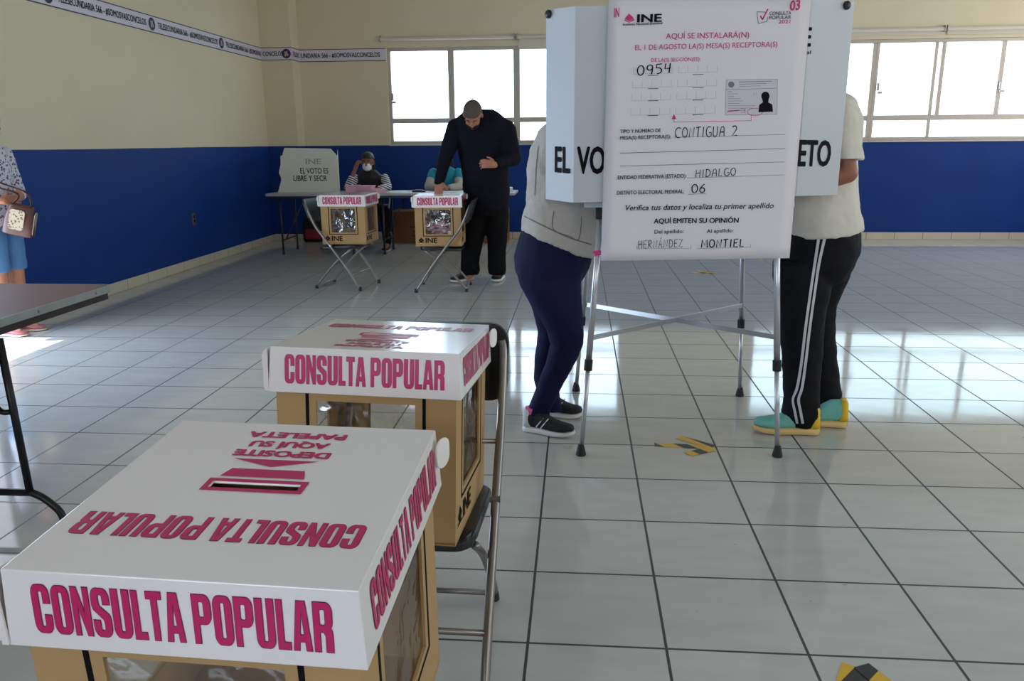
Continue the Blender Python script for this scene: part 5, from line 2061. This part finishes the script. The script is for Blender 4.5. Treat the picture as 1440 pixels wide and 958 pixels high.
loft(bm, [(V((xq, 8.68, .44)), V((.17, 0, 0)), V((0, .12, 0))), (V((xq, 8.66, .60)), V((.165, 0, 0)), V((0, .12, 0))), (V((xq, 8.63, .80)), V((.175, 0, 0)), V((0, .12, 0))), (V((xq, 8.60, .93)), V((.18, 0, 0)), V((0, .115, 0))), (V((xq, 8.58, 1.01)), V((.14, 0, 0)), V((0, .09, 0))), (V((xq, 8.57, 1.05)), V((.075, 0, 0)), V((0, .07, 0)))], 26)
remesh('top', bm, .010, 3, mat('teal_fleece', (22, 138, 158), .85, bump=.2, bscale=60), P2, .012, .06)
for sh, e, w in ((shL, elL, elL.lerp(wrL, .75)), (shR, elR, elR.lerp(wrR, .75))):
    bm = NB()
    chain(bm, [(sh, .064), (sh.lerp(e, .45), .058)])
    remesh('upper_sleeve', bm, .009, 3, mat('teal_fleece', (22, 138, 158)), P2, .008, .06)
    bm = NB()
    chain(bm, [(sh.lerp(e, .5), .056), (e, .052), (w, .042)])
    remesh('lower_sleeve', bm, .009, 3, mat('grey_fleece', (168, 164, 156), .9), P2, .008, .06)
for hp, kn, an in zip(hips, knees, anks):
    bm = NB()
    chain(bm, [(hp, .095), (kn, .072), (an + V((0, 0, .03)), .055)])
    remesh('trouser_leg', bm, .011, 3, M_BLKP, P2, .01, .08)
    shoe(P2, an + V((0, .06, 0)), an + V((0, -.19, 0)), 0, (mat('black_boot', (26, 24, 26), .5), mat('pale_sole', (170, 168, 170), .6)), .09, .085, .026)
chair_q = copy_tree(CH2)
chair_q.matrix_basis = Matrix.Translation((xq, 8.68, 0))
chair_q['label'] = 'folding chair behind the far table the person in teal sits on'

# ---------------------------------------------------------------- person at the left border
YL = 3.56
M_FLOR = spot_material('blue_white_floral', (206, 208, 222), (58, 66, 104), (120, 100, 112), 44)
M_JEAN = mat('light_blue_denim', (76, 122, 170), .85, var=.15, scale=14, bump=.15, bscale=120)
X0 = -4.075
hd = Head(V((X0 + .03, YL, 1.50)), V((.98, -.1, -.08)), (0, 0, 1), .98)
nk, chest, pel = V((X0, YL, 1.36)), V((X0, YL, 1.18)), V((X0, YL, .88))
bm = NB()
hd.build(bm)
chain(bm, [(hd.p(-.02, 0, -.06), .05), (nk, .052), (chest, .10), (pel, .11)])
LEGS = ((V((X0 + .005, YL - .09, .84)), V((X0 + .02, YL - .09, .48)), V((X0 + .0, YL - .09, .09)), (X0 - .04, YL - .12), (X0 + .20, YL - .14)), (V((X0 + .005, YL + .09, .84)), V((X0 + .02, YL + .09, .48)), V((X0 + .02, YL + .06, .09)), (X0 - .03, YL + .03), (X0 + .21, YL + .05)))
for hp, kn, an, he, to in LEGS:
    chain(bm, [(pel, .10), (hp, .08), (kn, .054), (kn.lerp(an, .35), .054), (an, .034)])
    he, to = V((*he, 0)), V((*to, 0))
    chain(bm, [(an, .034), (he * .75 + to * .25 + V((0, 0, .045)), .03), (he * .25 + to * .75 + V((0, 0, .032)), .024)])
ARMS = ((V((X0, YL - .17, 1.29)), V((X0 + .03, YL - .23, 1.02)), V((X0 + .17, YL - .13, .98)), 1), (V((X0, YL + .17, 1.29)), V((X0 + .03, YL + .22, 1.02)), V((X0 + .15, YL + .08, 1.0)), -1))
for sh, e, w, q in ARMS:
    chain(bm, [(chest + V((0, (sh.y - YL) * .4, .07)), .07), (sh, .048), (e, .038), (w, .027)])
    hand(bm, w, V((.5, q * .85, .05)), V((-.8, q * .4, 0)), q, .4, .9)
P3 = person((X0 + .03, YL, 0), bm, .0065, M_SKIN, 'person in floral blouse and cropped light jeans standing by the blue left wall')
hd.details(P3, M_HAIR, 'long')
bm = NB()
loft(bm, [(V((X0 + .005, YL, z)), V((a, 0, 0)), V((0, b, 0))) for z, a, b in ((.79, .125, .19), (.90, .125, .185), (1.02, .105, .165), (1.16, .115, .175), (1.26, .11, .18), (1.34, .085, .14), (1.385, .06, .075))], 26)
for sh, e, w, q in ARMS:
    chain(bm, [(sh, .064), (e, .055), (e.lerp(w, .6), .05)])
remesh('blouse', bm, .010, 3, M_FLOR, P3, .014, .06)
bm = NB()
loft(bm, [(V((X0 + .005, YL, z)), V((a, 0, 0)), V((0, b, 0))) for z, a, b in ((.92, .11, .17), (.85, .118, .18), (.78, .115, .18))], 24)
for hp, kn, an, he, to in LEGS:
    k2 = kn.lerp(an, .05)
    loft(bm, [(hp + V((0, 0, .02)), V((.10, 0, 0)), V((0, .09, 0))), (hp.lerp(kn, .5), V((.088, 0, 0)), V((0, .085, 0))), (kn, V((.073, 0, 0)), V((0, .075, 0))), (k2, V((.072, 0, 0)), V((0, .075, 0)))], 22)
remesh('cropped_jeans', bm, .009, 2, M_JEAN, P3, .010, .07)
M_ROSE = mat('rose_leather_shoe', (178, 104, 106), .55)
for hp, kn, an, he, to in LEGS:
    shoe(P3, he, to, 0, (M_ROSE, mat('pale_shoe_sole', (206, 190, 176), .6)), .085, .065, .018, .006)
# her handbag
hb = thing('handbag', 'brown handbag with spotted panel and dark strap hanging at the floral blouse', 'handbag', (-3.84, 3.50, .72))
bm = NB()
Mh = Matrix.Translation((-3.83, 3.47, .845)) @ Matrix.Rotation(.30, 4, 'Y') @ Matrix.Rotation(.35, 4, 'Z')
loft(bm, [(Mh @ V((0, 0, z)), Mh.to_3x3() @ V((a, 0, 0)), Mh.to_3x3() @ V((0, b, 0))) for z, a, b in ((-.115, .085, .035), (-.105, .10, .045), (0, .095, .045), (.09, .08, .032), (.105, .072, .022))], 28, 4)
obj('bag_body', bm, mat('dark_brown_leather', (74, 40, 34), .4, var=.12, scale=10), hb, True, smooth=True)
M_LEO = spot_material('spotted_panel', (176, 158, 132), (112, 84, 62), (64, 44, 36), 60, .6)
bm = NB()
prism(bm, rrect(-.05, -.07, .045, .075, .02), 0, .004, Mh @ Matrix.Translation((-.01, -.045, 0)) @ Matrix.Rotation(PI / 2, 4, 'X'))
obj('spotted_panel', bm, M_LEO, hb, True)
bm = NB()
prism(bm, rrect(-.035, -.085, .035, .08, .02), 0, .004, Mh @ Matrix.Translation((.092, 0, -.01)) @ Matrix.Rotation(PI / 2, 4, 'X') @ Matrix.Rotation(PI / 2, 4, 'Y'))
obj('end_panel', bm, mat('grey_bag_fabric', (150, 132, 120), .7, var=.1), hb, True)
bm = NB()
tube(bm, smooth_path([Mh @ V((.06, 0, .10)), Mh @ V((.02, -.01, .20)), (X0 + .135, YL - .12, 1.12), (X0 + .125, YL - .15, 1.25), (X0 + .04, YL - .16, 1.372)], 8), .012, 8, True, .35)
tube(bm, smooth_path([Mh @ V((-.06, 0, .10)), Mh @ V((-.03, -.02, .18)), (X0 + .12, YL - .16, 1.10), (X0 + .115, YL - .17, 1.25), (X0 + .02, YL - .17, 1.372)], 8), .012, 8, True, .35)
obj('strap', bm, mat('dark_brown_strap', (60, 30, 32), .5), hb, True, smooth=True)
